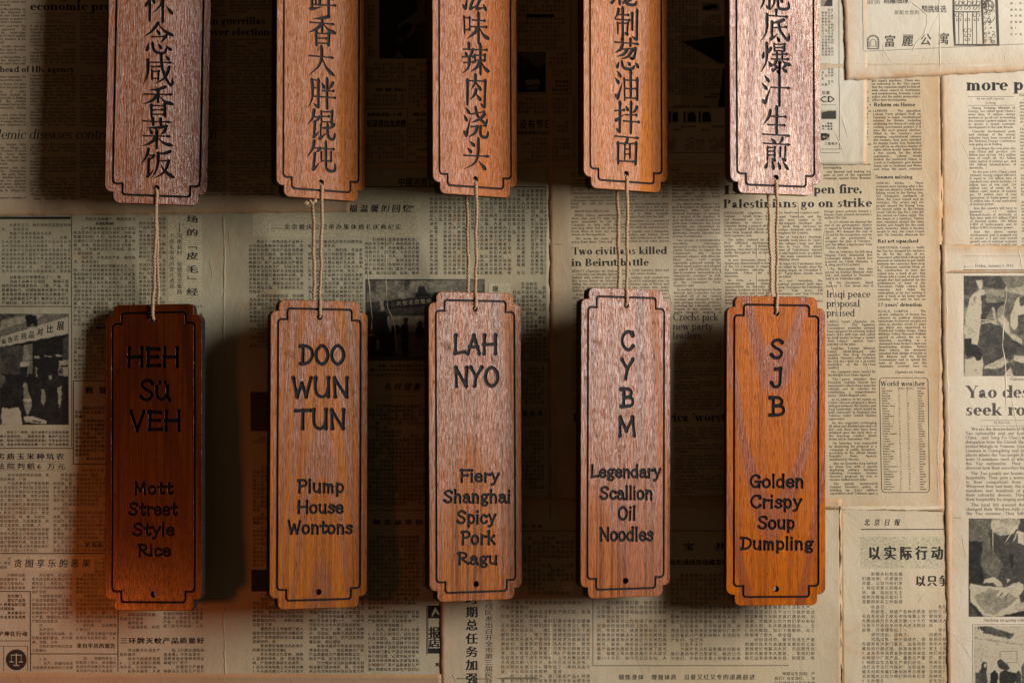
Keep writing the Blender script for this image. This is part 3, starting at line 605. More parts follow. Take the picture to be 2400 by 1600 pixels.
# C: the big Chinese sheet, lower left
c = sheet('olive Chinese newspaper with a wedding photo and a banner photo, left half of the wall', [(-60, 380), (1288, 380), (1293, 1590), (-60, 1590)], 0, P_GREEN, {'l': 8}, step=11)
c.o['label'] = 'large olive Chinese newspaper with two dark press photos, behind the four left signs'
def build_c():
    s = c
    # left block
    strip(s, [(0, 508, 166, 514)]); strip(s, [(167.5, 505, 169, 1046), (0, 717, 168, 719), (0, 1049, 171, 1051), (172, 891, 290, 893), (171, 893, 173, 1088), (173, 1086, 290, 1088), (0, 1295, 250, 1297)])
    hanblock(s, 4, 522, 166, 644, 9.1, 9.8, 8.2); hanblock(s, 4, 644, 168, 716, 9.3, 10, 8.4, bold=.015)
    picture(s, 0, 735, 161, 995, 0, [
        (2, [0, 140, 630, 130, 630, 190, 0, 330]), (3, [0, 200, 340, 140, 420, 150, 0, 290]), (1, [0, 140, 200, 140, 60, 180, 0, 210]), (2, [0, 310, 620, 140, 630, 165, 0, 345]),
        (4, [0, 350, 625, 165, 630, 320, 0, 445]), (0, [240, 150, 330, 150, 345, 215, 340, 262, 300, 225, 255, 265, 232, 170]),
        (1, [0, 440, 215, 425, 215, 700, 0, 690]), (3, [215, 425, 262, 420, 262, 690, 240, 760, 215, 600]), (2, [262, 420, 300, 415, 300, 690, 262, 690]),
        (1, [580, 360, 632, 345, 632, 560, 575, 560]), (3, [540, 565, 632, 560, 628, 715, 532, 700]), (0, [556, 612, 628, 606, 627, 622, 553, 628]), (1, [545, 640, 580, 636, 576, 690, 540, 690]),
        (4, [190, 580, 270, 578, 268, 625, 186, 620]), (0, [196, 622, 258, 622, 242, 760, 178, 690]), (3, [316, 632, 342, 632, 342, 720, 332, 720, 330, 645, 316, 645]),
        (3, [312, 520, 365, 522, 368, 545, 318, 545]), (3, [405, 518, 475, 522, 475, 533, 405, 530]), (3, [505, 512, 570, 515, 570, 530, 515, 530]),
        (2, [0, 690, 40, 710, 60, 760, 20, 820, 0, 810]), (0, [30, 790, 100, 705, 190, 715, 232, 780, 245, 900, 215, 1010, 40, 1010, 5, 960]), (4, [18, 1000, 80, 1005, 165, 995, 190, 1030, 205, 1158, 10, 1158]),
        (3, [215, 760, 250, 775, 268, 880, 300, 940, 285, 1010, 255, 1080, 220, 1000]), (0, [250, 720, 300, 705, 320, 760, 300, 830, 262, 820]), (0, [290, 790, 380, 750, 420, 1100, 300, 1120]),
        (3, [378, 830, 410, 830, 422, 940, 400, 985, 376, 950]), (0, [415, 760, 470, 720, 560, 700, 585, 780, 575, 1158, 430, 1150]), (3, [448, 705, 480, 700, 470, 740, 450, 745]), (3, [525, 820, 572, 790, 560, 960, 540, 1010]),
        (4, [215, 915, 290, 925, 288, 942, 214, 940]), (4, [215, 1080, 300, 1075, 430, 1125, 420, 1150, 230, 1135]), (1, [300, 1110, 380, 1125, 370, 1140, 290, 1125])], 1 / 3.919, 0, 700, 'dark picture of a crowd under a lettered banner')
    for ch, x, y, sz in (('疯', 9, 800, 13), ('伪', 24, 796, 14), ('劣', 38, 792, 15), ('药', 56, 788, 17), ('品', 74, 784, 18), ('对', 94, 777, 19), ('比', 117, 771, 21), ('展', 142, 763, 23)):
        han(s, ch, x, y, 1, sz * .78, sz, .03, name='picture_lettering', slant=.05)
    hanblock(s, 0, 1007, 166, 1046, 8.1, 9.5, 7.4, bold=.02, para=False)
    han(s, '劣质玉米种坑农', 2, 1069, 23.2, 19, 16, .03); han(s, '法院判赔6万元', 2, 1092, 23.6, 19, 16, .015); strip(s, [(0, 1080.6, 148, 1081.2), (0, 1101.6, 148, 1102.2)])
    hanblock(s, 0, 1107, 118, 1292, 8.9, 9.8, 8.3); hanblock(s, 125, 1107, 250, 1292, 8.9, 9.8, 8.3)
    han(s, '依法办', 206, 1276, 14.5, 12, 12, .03)
    tint(s, 26, 1302, 219, 1336, 4); han(s, '贪图享乐的恶果', 42, 1319, 26.6, 20, 21, .02, slant=.1)
    hanblock(s, 0, 1303, 24, 1340, 8.7, 9.8, 8); hanblock(s, 0, 1341, 66, 1382, 8.7, 9.9, 8); hanblock(s, 75, 1341, 171, 1528, 8.7, 9.8, 8.2); hanblock(s, 178, 1341, 275, 1496, 8.7, 9.8, 8.2)
    hanblock(s, 221, 1303, 250, 1340, 8.7, 9.8, 8)
    strip(s, [(0, 1384, 71, 1386), (70.5, 1384, 72.5, 1572), (72, 1530, 277, 1532), (276, 1430, 278, 1573), (0, 1500, 70, 1501.5), (0, 1513, 65, 1514), (64, 1513, 65, 1572), (8, 1513, 9, 1572)])
    hanblock(s, 0, 1390, 66, 1452, 8.7, 9.9, 8, bold=.02); han(s, '沪神在行动', 2, 1484, 14, 12.5, 12.5, .04); han(s, '来自牢房的报告', 186, 1512, 13.2, 12, 12.5, .03)
    hanblock(s, 76, 1538, 171, 1574, 8.7, 9.8, 8.2); hanblock(s, 178, 1536, 275, 1574, 8.7, 9.8, 8.2)
    a = np.linspace(0, 2 * np.pi, 33)[:-1]; X = np.concatenate([[38], 38 + 24.5 * np.cos(a)]); Y = np.concatenate([[1545], 1545 + 24.5 * np.sin(a)])
    on_sheet('printed_roundel', s, X, Y, [(0, (i + 1) % 32 + 1, i + 1) for i in range(32)], INK, .1)
    strip(s, [(25, 1533, 51, 1535), (37, 1530, 39.4, 1558), (31, 1557, 45, 1559.5), (22, 1549, 32, 1551), (44, 1549, 54, 1551), (26, 1535, 27, 1549), (49, 1535, 50, 1549)], TONES[4], 'printed_scales', .5)
    # second block
    hanblock(s, 173, 508, 320, 522, 9.1, 9.8, 8.2); han(s, '从河东到河西', 228, 524, 7.2, 7, 7.5, .04)
    hanblock(s, 173, 530, 320, 762, 9.1, 9.75, 8.2); hanblock(s, 326, 508, 392, 710, 9.1, 9.75, 8.2); hanblock(s, 173, 770, 250, 888, 9.1, 9.8, 8.2)
    han(s, '一河之隔的两', 207, 768, 7.4, 7.4, 7.5, .04); hanblock(s, 176, 950, 250, 1084, 8.8, 9.9, 8, bold=.02); hanblock(s, 173, 1096, 250, 1104, 9, 9.8, 8)
    han(s, '假冒', 209, 914, 32, 19, 17, .05)
    tint(s, 394, 506, 473, 706, 4); han(s, '场', 451, 514, 1, 28, 18, .03); han(s, '的', 451, 545, 1, 28, 18, .03); han(s, '皮', 451, 600, 1, 28, 19, .03); han(s, '毛', 451, 631, 1, 28, 19, .03); han(s, '经', 451, 684, 1, 28, 19, .03)
    strip(s, [(441, 578, 462, 580), (460, 578, 462, 586), (440, 652, 461, 654), (440, 645, 442, 654), (420, 522, 421.5, 545)])
    han(s, '河南莿村、安徽青龙集两', 421, 553, 13.1, 13, 13, 0, True); han(s, '个皮毛市场的变迁透视', 403, 553, 13.1, 12.5, 12.5, 0, True)
    hanblock(s, 395, 712, 476, 760, 9.1, 9.8, 8.2)
    # under the first sign
    hanblock(s, 281, 1434, 377, 1476, 9.4, 9.6, 8.4); hanblock(s, 383, 1422, 480, 1468, 9.4, 9.6, 8.4); han(s, '三环牌灭蚊产品质量好', 291, 1500, 19.9, 18, 15, .035)
    hanblock(s, 281, 1517, 378, 1575, 9.6, 9.8, 8.6); hanblock(s, 384, 1517, 481, 1575, 9.6, 9.8, 8.6)
    # wedding story
    tint(s, 591, 461, 985, 555, 4); han(s, '福温馨的回忆', 827, 489, 25.2, 20, 19, .03, slant=.12); han(s, '”', 972, 489, 1, 20, 20, .03)
    strip(s, [(634, 535, 662, 536)]); han(s, '北京婚庆公司举办集体婚礼庆典纪实', 673, 532, 17.35, 14, 14, .02)
    hanblock(s, 583, 561, 714, 815, 9.2, 9.75, 8.4, kx=.008); hanblock(s, 722, 561, 849, 735, 9.2, 9.75, 8.4, kx=.008); hanblock(s, 855, 556, 986, 650, 9.2, 9.75, 8.4)
    picture(s, 857, 654, 1136, 845, 1, [
        (2, [180, 180, 1900, 160, 1900, 330, 180, 380]), (1, [180, 180, 330, 180, 320, 340, 180, 340]), (2, [590, 170, 730, 170, 730, 262, 595, 262]), (3, [600, 185, 640, 185, 640, 250, 600, 250]),
        (1, [740, 165, 820, 165, 820, 300, 740, 320]), (3, [820, 290, 812, 240, 850, 190, 940, 172, 1060, 172, 1150, 195, 1180, 240, 1150, 285, 1110, 275, 1120, 240, 1060, 225, 1060, 330, 1110, 370, 1110, 415, 870, 415, 900, 360, 920, 330, 930, 225, 870, 245, 880, 290]),
        (0, [950, 262, 1040, 262, 1055, 330, 1105, 370, 1105, 412, 892, 415, 895, 360, 935, 335]), (2, [180, 345, 800, 310, 860, 380, 860, 420, 480, 470, 180, 500]), (3, [385, 350, 450, 345, 440, 620, 380, 620]), (3, [640, 350, 740, 345, 740, 410, 645, 415]),
        (0, [440, 470, 1150, 415, 1150, 540, 440, 590]), (1, [440, 590, 1150, 550, 1200, 640, 480, 690]), (0, [180, 620, 480, 640, 490, 820, 540, 1300, 180, 1310]),
        (3, [490, 690, 1035, 690, 1035, 900, 900, 960, 560, 960, 480, 800]), (2, [560, 960, 1035, 900, 1035, 1290, 860, 1290, 560, 1240]), (3, [320, 1040, 410, 1040, 395, 1150, 330, 1215]),
        (0, [725, 745, 745, 712, 790, 715, 795, 760, 770, 800, 800, 860, 790, 1290, 705, 1290, 685, 960, 690, 840, 735, 790]), (0, [540, 850, 600, 820, 680, 850, 680, 960, 560, 980]), (0, [930, 790, 960, 755, 1000, 790, 1000, 860, 1035, 900, 1035, 1000, 920, 1000, 915, 900]), (0, [380, 960, 560, 930, 600, 1100, 590, 1290, 370, 1290]),
        (3, [245, 870, 290, 815, 260, 880]), (3, [205, 975, 285, 962, 285, 975, 210, 990]), (2, [820, 1000, 910, 1010, 900, 1290, 850, 1290]), (1, [200, 1290, 1035, 1300, 1035, 1350, 200, 1330])], 1 / 6.272, 830, 630, 'dark picture of silhouettes under an arched gateway')
    for i, ch in enumerate('庆祝北京婚庆典'): han(s, ch, 935 + i * 14, 711 - i * 1.2, 1, 12, 12, .02, mat=TONES[4], name='picture_lettering')
    for i, ch in enumerate('隆重'): han(s, ch, 908 + i * 13, 715 - i, 1, 10, 11, .02, mat=TONES[2], name='picture_lettering')
    crease(s, [(865, 520), (862, 640), (868, 700), (872, 740), (870, 780)], 1.4, .9); crease(s, [(908, 470), (905, 560), (904, 640), (908, 720), (925, 760), (931, 830)], 1.6, 1.0)
    hanblock(s, 868, 851, 1010, 870, 9.4, 10, 8.2, bold=.03, para=False)
    strip(s, [(862, 876, 1010, 877), (862, 880, 1010, 881)]); han(s, '礼仪储蓄', 909, 906, 22.5, 17, 18, .02, slant=.25); strip(s, [(902, 928, 976, 929)])
    hanblock(s, 862, 946, 998, 1188, 9.1, 9.9, 8.3, bold=.01); strip(s, [(861, 1194, 1000, 1195.2)]); han(s, '鲜花盆景热', 884, 1223, 24.5, 18, 13, .04)
    hanblock(s, 863, 1252, 985, 1577, 9.3, 10.3, 8.5); hanblock(s, 989, 1252, 1020, 1392, 9.3, 10.3, 8.5)
    hanblock(s, 592, 1388, 718, 1577, 9.25, 9.9, 8.5); hanblock(s, 725, 1388, 857, 1577, 9.25, 9.9, 8.5)
    tint(s, 587, 918, 640, 1010, 1, 'printed_picture'); tint(s, 589, 1334, 634, 1385, 0, 'printed_panel'); hanblock(s, 592, 1014, 626, 1036, 8, 8, 7); hanblock(s, 592, 1090, 640, 1325, 9.2, 9.9, 8.4)
    # advertisement corner
    strip(s, [(1000, 1418, 1001.5, 1532)]); picture(s, 1003, 1418, 1032, 1530, 0, [(4, [1012, 1437, 1020, 1422, 1032, 1440, 1032, 1446, 1021, 1432, 1012, 1446]), (4, [1004, 1448, 1032, 1448, 1032, 1518, 1004, 1518])], label='small black printed advertisement')
    han(s, '报', 1018, 1482, 1, 27, 30, .05); han(s, '店', 1018, 1506, 1, 27, 22, .06); han(s, '第', 1025, 1556, 1, 9, 9, .05); strip(s, [(1004, 1524, 1032, 1529)])
    # vertical text under the masthead line
    strip(s, [(836, 437.4, 1284, 439.2)]); han(s, '中國消费者报', 941, 427, 17.4, 17, 22, .02, slant=.1)
    hanblock(s, 1003, 443, 1287, 650, 10.75, 9.55, 8.4, vertical=True)
    tint(s, 1145, 664, 1198, 693, 4); han(s, '现', 1160, 677, 1, 15, 15, .03, slant=.15)
    hanblock(s, 1202, 660, 1290, 848, 9.9, 9.9, 9); hanblock(s, 1221, 858, 1283, 948, 9.4, 9.8, 8.4); tint(s, 1218, 955, 1281, 1000, 3); han(s, '化妆术', 1231, 969, 17.4, 15, 14, .05)
    hanblock(s, 1221, 1006, 1283, 1152, 9.3, 10, 8.4); strip(s, [(1285, 850, 1286.4, 1150)])
    crease(s, [(524, 500), (527, 610), (524, 760), (526, 960), (523, 1200), (524, 1430), (529, 1590)], 3.4, 1.7); crease(s, [(885, 1470), (920, 1510), (960, 1540), (985, 1578)], 1.3, .8); crease(s, [(858, 1400), (905, 1480), (915, 1530), (970, 1575)], 1.2, .7)
    crease(s, [(1017, 1578), (1040, 1590), (1046, 1600)], 1.6, 1)
build_c()

# D: English page, middle right
d = sheet('cream English newspaper page with the Beirut and Palestinians headlines', [(1284, 150), (2208, 150), (2212, 1198), (1292, 1180)], 1, P_CREAM, {'b': 12, 'l': 20, 'r': 36}, torn=2, step=11)
d.o['label'] = 'cream English newspaper page with strike and Beirut headlines, behind the two right signs'
def build_d():
    s = d; kx, ky = .018, -.006
    def col(t, x0, x1, y0, y1, **k): column(s, t, x0, x1, y0, y1, 7.55, 7.6, kx, ky, **k)
    col(T_LITH + T_COL, 1337, 1446, 408, 575, start=20); col(T_LITH, 1454, 1566, 433, 575); col(T_GORB, 1574, 1686, 401, 736)
    head(s, 'Two civilians killed', 1339, 1563, 597, 24, 'b', ky=-.008); head(s, 'in Beirut battle', 1339, 1521, 624, 24, 'b', ky=-.008)
    col(T_BEI, 1341, 1450, 638, 820); col(T_BEI2, 1458, 1568, 636, 720); col(T_PRAG, 1340, 1400, 820, 960)
    head(s, 'Czechs pick', 1577, 1685, 751, 24, 't'); head(s, 'new party', 1577, 1671, 773, 24, 't'); head(s, 'leaders', 1577, 1643, 794, 24, 't')
    col(T_PRAG, 1578, 1690, 810, 962); head(s, "Africa `worst hit'", 1534, 1750, 987, 27, 'b', ky=-.004); head(s, 'Debt', 1343, 1400, 987, 27, 'b')
    col("nent's nations except Morocco, Algeria, Tunisia, Libya, Egypt and South Africa _ had a combined gross domestic product in 1987 of about $135 billion.|That was about the same as Belgium, with a population of only 10 million.|That comparison illustrates the depths of poverty from which most African nations are struggling to escape. Many of these nations are simply sliding deeper into debt and deprivation.|The World Bank, in a study released in late November, said there is a solution for Africa _ one that depends largely on Africans themselves and a sharp reversal of past practices.|The bank, a leading multilateral", 1580, 1694, 1005, 1166)
    col(T_IRAQ, 1528, 1571, 1004, 1160)
    head(s, 'Israelis o', 1695, 1905, 456, 29, 'b', ky=-.010); head(s, 'pen fire,', 1907, 2022, 454, 29, 'b', ky=-.010); head(s, 'Palestinians go on strike', 1695, 2044, 488, 28, 'b', ky=-.009)
    col(T_JER, 1696, 1806, 502, 717); col(T_ISR, 1815, 1925, 501, 720); col(T_PEACE, 1932, 2043, 498, 676)
    head(s, 'Iraqi peace', 1937, 2040, 697, 23, 't'); head(s, 'proposal', 1937, 2016, 719, 23, 't'); head(s, 'praised', 1937, 2004, 741, 23, 't')
    col(T_IRAQ, 1938, 2050, 756, 1158)
    col(T_TASS, 2043, 2156, 192, 238); head(s, 'Reform on House', 2048, 2145, 250, 12.5, 'b'); col(T_LAB, 2046, 2158, 263, 405)
    head(s, 'Seamen missing', 2051, 2139, 419, 12, 'b'); col(T_SEA, 2053, 2164, 432, 555); head(s, 'Rat art squashed', 2057, 2152, 569, 12, 'b'); col(T_RAT, 2055, 2167, 583, 706)
    head(s, "27-years' detention", 2057, 2161, 718, 12, 'b'); col(T_KUA, 2058, 2170, 732, 862); head(s, '(Agencies via Xinhua)', 2098, 2167, 874, 8, 't')
    col('an into to and lled n, a unt an as old ian in ave the ing 120 cia, as|', 2023, 2041, 210, 345)
    col(T_TASS + 'any banned real looking toy guns as part of the expanded campaign against loose firearms in the country. Colonel Jose Andaya, PC firearms and explosives unit chief,|', 1930, 2041, 388, 425, start=30)
    head(s, 'World weather', 2063, 2168, 904, 16, 't')
    x0, y0, x1, y1, r = 2061, 885, 2175, 1153, 8; pts = []
    for cx, cy, a in ((x1 - r, y0 + r, -90), (x1 + 3 - r, y1 - r, 0), (x0 + 5 + r, y1 - r, 90), (x0 + r, y0 + r, 180)):
        for k in range(7): t = math.radians(a + 15 * k); pts.append((cx + r * math.cos(t), cy + r * math.sin(t)))
    X, Y, F = [], [], []; q = []
    for i in range(len(pts)):
        a, b = pts[i], pts[(i + 1) % len(pts)]; k = max(1, int(math.hypot(b[0] - a[0], b[1] - a[1]) / 8)); q += [(a[0] + (b[0] - a[0]) * j / k, a[1] + (b[1] - a[1]) * j / k) for j in range(k)]
    n = len(q)
    for i in range(n):
        a, b = q[i - 1], q[(i + 1) % n]; L = math.hypot(b[0] - a[0], b[1] - a[1]); nx_, ny_ = (b[1] - a[1]) / L * .7, -(b[0] - a[0]) / L * .7
        X += [q[i][0] + nx_, q[i][0] - nx_]; Y += [q[i][1] + ny_, q[i][1] - ny_]; F.append((2 * i + 1, 2 * ((i + 1) % n) + 1, 2 * ((i + 1) % n), 2 * i))
    on_sheet('rule_line', s, X, Y, F, INK, .2)
    cities = 'City Amsterdam Athens Bangkok Belgrade Berlin Brussels Buenos-Aires Cairo Caracas Chicago Copenhagen Dublin Geneva Helsinki Islamabad Istanbul Jakarta Kuala-Lumpur Lima Lisbon London Los-Angeles Madrid Manila Mexico-City Moscow New-Delhi New-York Nicosia Paris Rio-de-Janeiro Rome San-Francisco Singapore Stockholm Sydney Tokyo Toronto Vancouver Warsaw'.split()
    it = []; G = lambda ch: serif_glyph(ch, 't')
    for i, nm in enumerate(cities):
        y = 911 + i * 5.9; x = 2066 + i * .14
        for tx, xx in ((nm.replace('-', ' '), x), (str(rnd.randint(-9, 26)) if i else 'Min(C)', x + 38), (str(rnd.randint(1, 33)) if i else 'Max(C)', x + 58), (rnd.choice(['cloudy', 'clear', 'cloudy', 'rain']) if i else 'Weather', x + 84)):
            for ch in tx: it.append((ch, xx, y, 5.2, 5)); xx += G(ch)[2] * 5.2
    typeset('weather_table', s, it, INK, G, kind='stuff')
    strip(s, [(1298, 572, 1320, 573)])
    crease(s, [(1871, 470), (1873, 520), (1870, 590), (1773, 640), (1776, 560)][:3], 1.5, 1.2); crease(s, [(1772, 560), (1776, 620), (1773, 700)], 1.8, 1.3); crease(s, [(1934, 530), (1930, 580), (1944, 640), (1958, 700), (1968, 770), (1962, 830), (1972, 905)], 1.6, 1.1)
    crease(s, [(2206, 585), (2203, 700), (2201, 980), (2197, 1100), (2200, 1195)], 2.0, 1.5); crease(s, [(2198, 1030), (2195, 1080), (2204, 1110)], 1.6, 1.2); crease(s, [(1254, 470), (1256, 560)], 1, .3)
    crease(s, [(2199, 1180), (2160, 1186), (2152, 1190)], 1.2, 1)
build_d()

# E: its facing page
e = sheet('rosy English page', [(2203, 150), (2460, 150), (2460, 640), (2208, 640)], 1.6, P_PINK, {'l': 22, 'b': 12}, torn=.6)
e.o['label'] = 'narrow English newspaper page headed more po, at the right edge above the dated page'
def build_e():
    s = e
    head(s, 'more power', 2264, 2494, 213, 39, 'b', ky=-.008)
    strip(s, [(2268, 226.5, 2376, 227.3), (2268, 247, 2376, 247.8), (2389, 219, 2460, 219.6)])
    sans(s, 'by our staff reporter', 2290, 2354, 234, 8, mat=INKG); sans(s, 'Li Hong', 2310, 2334, 244, 8, mat=INKG)
    column(s, T_ENE, 2269, 2379, 256, 580, 7.55, 7.6, .016, -.005); column(s, T_ENE, 2389, 2480, 226, 580, 7.55, 7.6, .016, start=60)
build_e()

# B: dark Chinese sheets along the top
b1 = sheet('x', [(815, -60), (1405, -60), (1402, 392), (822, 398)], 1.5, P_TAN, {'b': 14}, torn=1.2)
b1.o['label'] = 'tan Chinese newspaper in shade at the top, between the second and fourth upper signs'
def build_b1():
    s = b1
    hanblock(s, 862, 0, 884, 140, 8.9, 9.6, 8); picture(s, 889, -20, 1006, 138, 0, [(2, [975, -20, 1000, -20, 996, 30, 1000, 60, 988, 50, 974, 70, 960, 90, 952, 88, 968, 60, 950, 52, 935, 70, 930, 60, 960, 40, 978, 25]), (1, [930, 80, 950, 92, 940, 110, 925, 100]), (2, [920, 135, 935, 118, 948, 137]), (1, [975, 60, 1006, 50, 1006, 138, 980, 138])], label='dark printed picture of a figure')
    hanblock(s, 858, 146, 949, 198, 9.1, 9.7, 8.2); hanblock(s, 957, 146, 1003, 250, 9.1, 9.7, 8.2); han(s, '喜用“健康”登录头上', 885, 211, 7.2, 7, 8, .05); hanblock(s, 858, 220, 949, 252, 9.1, 9.7, 8.2)
    strip(s, [(855, 255, 956, 256), (955, 255, 956, 382), (855, 381, 956, 382)]); han(s, '短跑赛战第19轮', 866, 269, 10.2, 10, 9.5, .04); han(s, '纪录排出龙虎榜', 866, 290, 13.2, 13, 19, .05); hanblock(s, 858, 305, 950, 378, 9.1, 9.7, 8.2); han(s, '重要下伟大', 972, 269, 7.4, 7.4, 8, .05); hanblock(s, 957, 278, 1003, 382, 9.1, 9.7, 8.2)
    hanblock(s, 1213, -20, 1330, 118, 9.3, 9.9, 8.2); strip(s, [(1234, 34, 1299, 42)], name='printed_bar')
    picture(s, 1213, 122, 1279, 217, 0, [(2, [1213, 122, 1279, 122, 1279, 150, 1258, 160, 1240, 140, 1220, 135]), (1, [1217, 140, 1232, 134, 1240, 158, 1225, 170]), (3, [1230, 188, 1262, 186, 1268, 198, 1234, 200]), (2, [1232, 203, 1262, 202, 1258, 212, 1234, 212])], label='dark printed portrait')
    hanblock(s, 1286, 122, 1334, 182, 9.3, 9.9, 8.2); hanblock(s, 1285, 186, 1334, 218, 8, 9.9, 7.6, bold=.03); strip(s, [(1211, 220, 1338, 221.4), (1337, -20, 1338.2, 221), (1342, 226, 1343, 376), (1347, 226, 1348, 376)])
    hanblock(s, 1213, 228, 1337, 272, 9.3, 9.7, 8.2); han(s, '没有节日', 1226, 292, 19.5, 18, 23, .03); han(s, '”', 1299, 290, 1, 18, 20, .03); han(s, '国选手继续外出比赛', 1215, 312, 9.2, 9, 9.5, .03)
    hanblock(s, 1226, 322, 1337, 380, 9.3, 9.9, 8.4); hanblock(s, 1305, 282, 1337, 318, 9.3, 9.9, 8.4)
    crease(s, [(1299, 300), (1302, 340), (1298, 392)], 1.2, .8)
build_b1()
b2 = sheet('x', [(1400, -60), (2033, -60), (2031, 386), (1400, 384)], 1.5, P_PALE, {'r': 6}, torn=.8)
b2.o['label'] = 'pale grey Chinese newspaper with a black star shape, around the top right sign'
def build_b2():
    s = b2
    hanblock(s, 1565, -20, 1637, 80, 8.2, 7.0, 6.6); hanblock(s, 1565, 84, 1637, 228, 8.2, 7.0, 6.6); hanblock(s, 1646, 34, 1694, 82, 7.6, 7.0, 6.4); picture(s, 1646, 8, 1686, 26, 3, [(0, [1648, 16, 1670, 11, 1681, 13, 1681, 19, 1670, 20, 1660, 24, 1649, 22])], label='small printed shape')
    hanblock(s, 1648, 140, 1692, 208, 6.6, 7, 5.8); hanblock(s, 1650, 218, 1690, 232, 6.4, 6.6, 5.8, bold=.04)
    X = [1598, 1700, 1780, 1740, 1700, 1704, 1683, 1690, 1695]; Y = [98.5, 84, 60, 160, 200, 252, 252, 200, 154]
    picture(s, 1596, 60, 1790, 252, 4, [(0, [v for p in zip(X, Y) for v in p])], label='black star shape'); 
    hanblock(s, 1565, 246, 1660, 252, 6.4, 6.4, 5.6, bold=.03); strip(s, [(1560, 253, 1705, 254), (1560, 357.6, 1968, 358.6)])
    for k in range(3):
        x = 1567 + k * 35; picture(s, x, 260, x + 30 - (8 if k == 0 else 0), 290, 4, [(0, [x, 262, x + 5, 262, x + 5, 288, x, 288]), (0, [x + 9, 270, x + 12, 265, x + 24, 265, x + 28, 270, x + 30, 285, x + 9, 286])], label='small printed video camera')
    sans(s, 'DV-5500KV', 1596, 1632, 300, 8, .03); sans(s, 'DV-532K', 1669, 1698, 300, 8, .03)
    hanblock(s, 1566, 302, 1596, 312, 6, 6, 5.4, bold=.03); hanblock(s, 1633, 302, 1664, 312, 6, 6, 5.4, bold=.03)
    for k, x in enumerate((1565, 1605, 1630, 1662, 1678)): hanblock(s, x, 322, x + 20, 352, 5.2, 5.2, 4.8)
    picture(s, 1924, -20, 1951, 16, 3, [(1, [1930, 16, 1940, -5, 1951, 2, 1951, 16]), (4, [1926, -10, 1938, -14, 1936, 4])], label='small printed picture')
    hanblock(s, 1925, 20, 1956, 130, 7.4, 7, 6.2, para=False); hanblock(s, 1925, 146, 1956, 206, 7.4, 7, 6.2)
    strip(s, [(1965.5, -20, 1966.5, 200), (1966.5, 200, 1967.5, 350), (1924, 349.2, 1972, 350.2), (1925, 246, 1959, 246.8)])
    han(s, '巨星', 1931, 218, 9.6, 9, 9, .03); sans(s, 'VCD', 1904, 1958, 240, 20, .03); picture(s, 1925, 258, 1960, 280, 4, [(1, [1925, 264, 1944, 260, 1959, 261, 1960, 279, 1925, 280])], label='small printed video recorder')
    hanblock(s, 1926, 286, 1952, 308, 6.5, 6.5, 5.6, bold=.02, para=False)
    picture(s, 1924, 312, 1945, 330, 4, [(0, [1924, 313, 1936, 313, 1944, 317, 1943, 322, 1936, 327, 1924, 330])], label='black oval printed badge'); sans(s, 'NG', 1928, 1940, 324, 8, .03, TONES[4]); han(s, '三星电子', 1936, 337, 8, 7.5, 7.5)
build_b2()

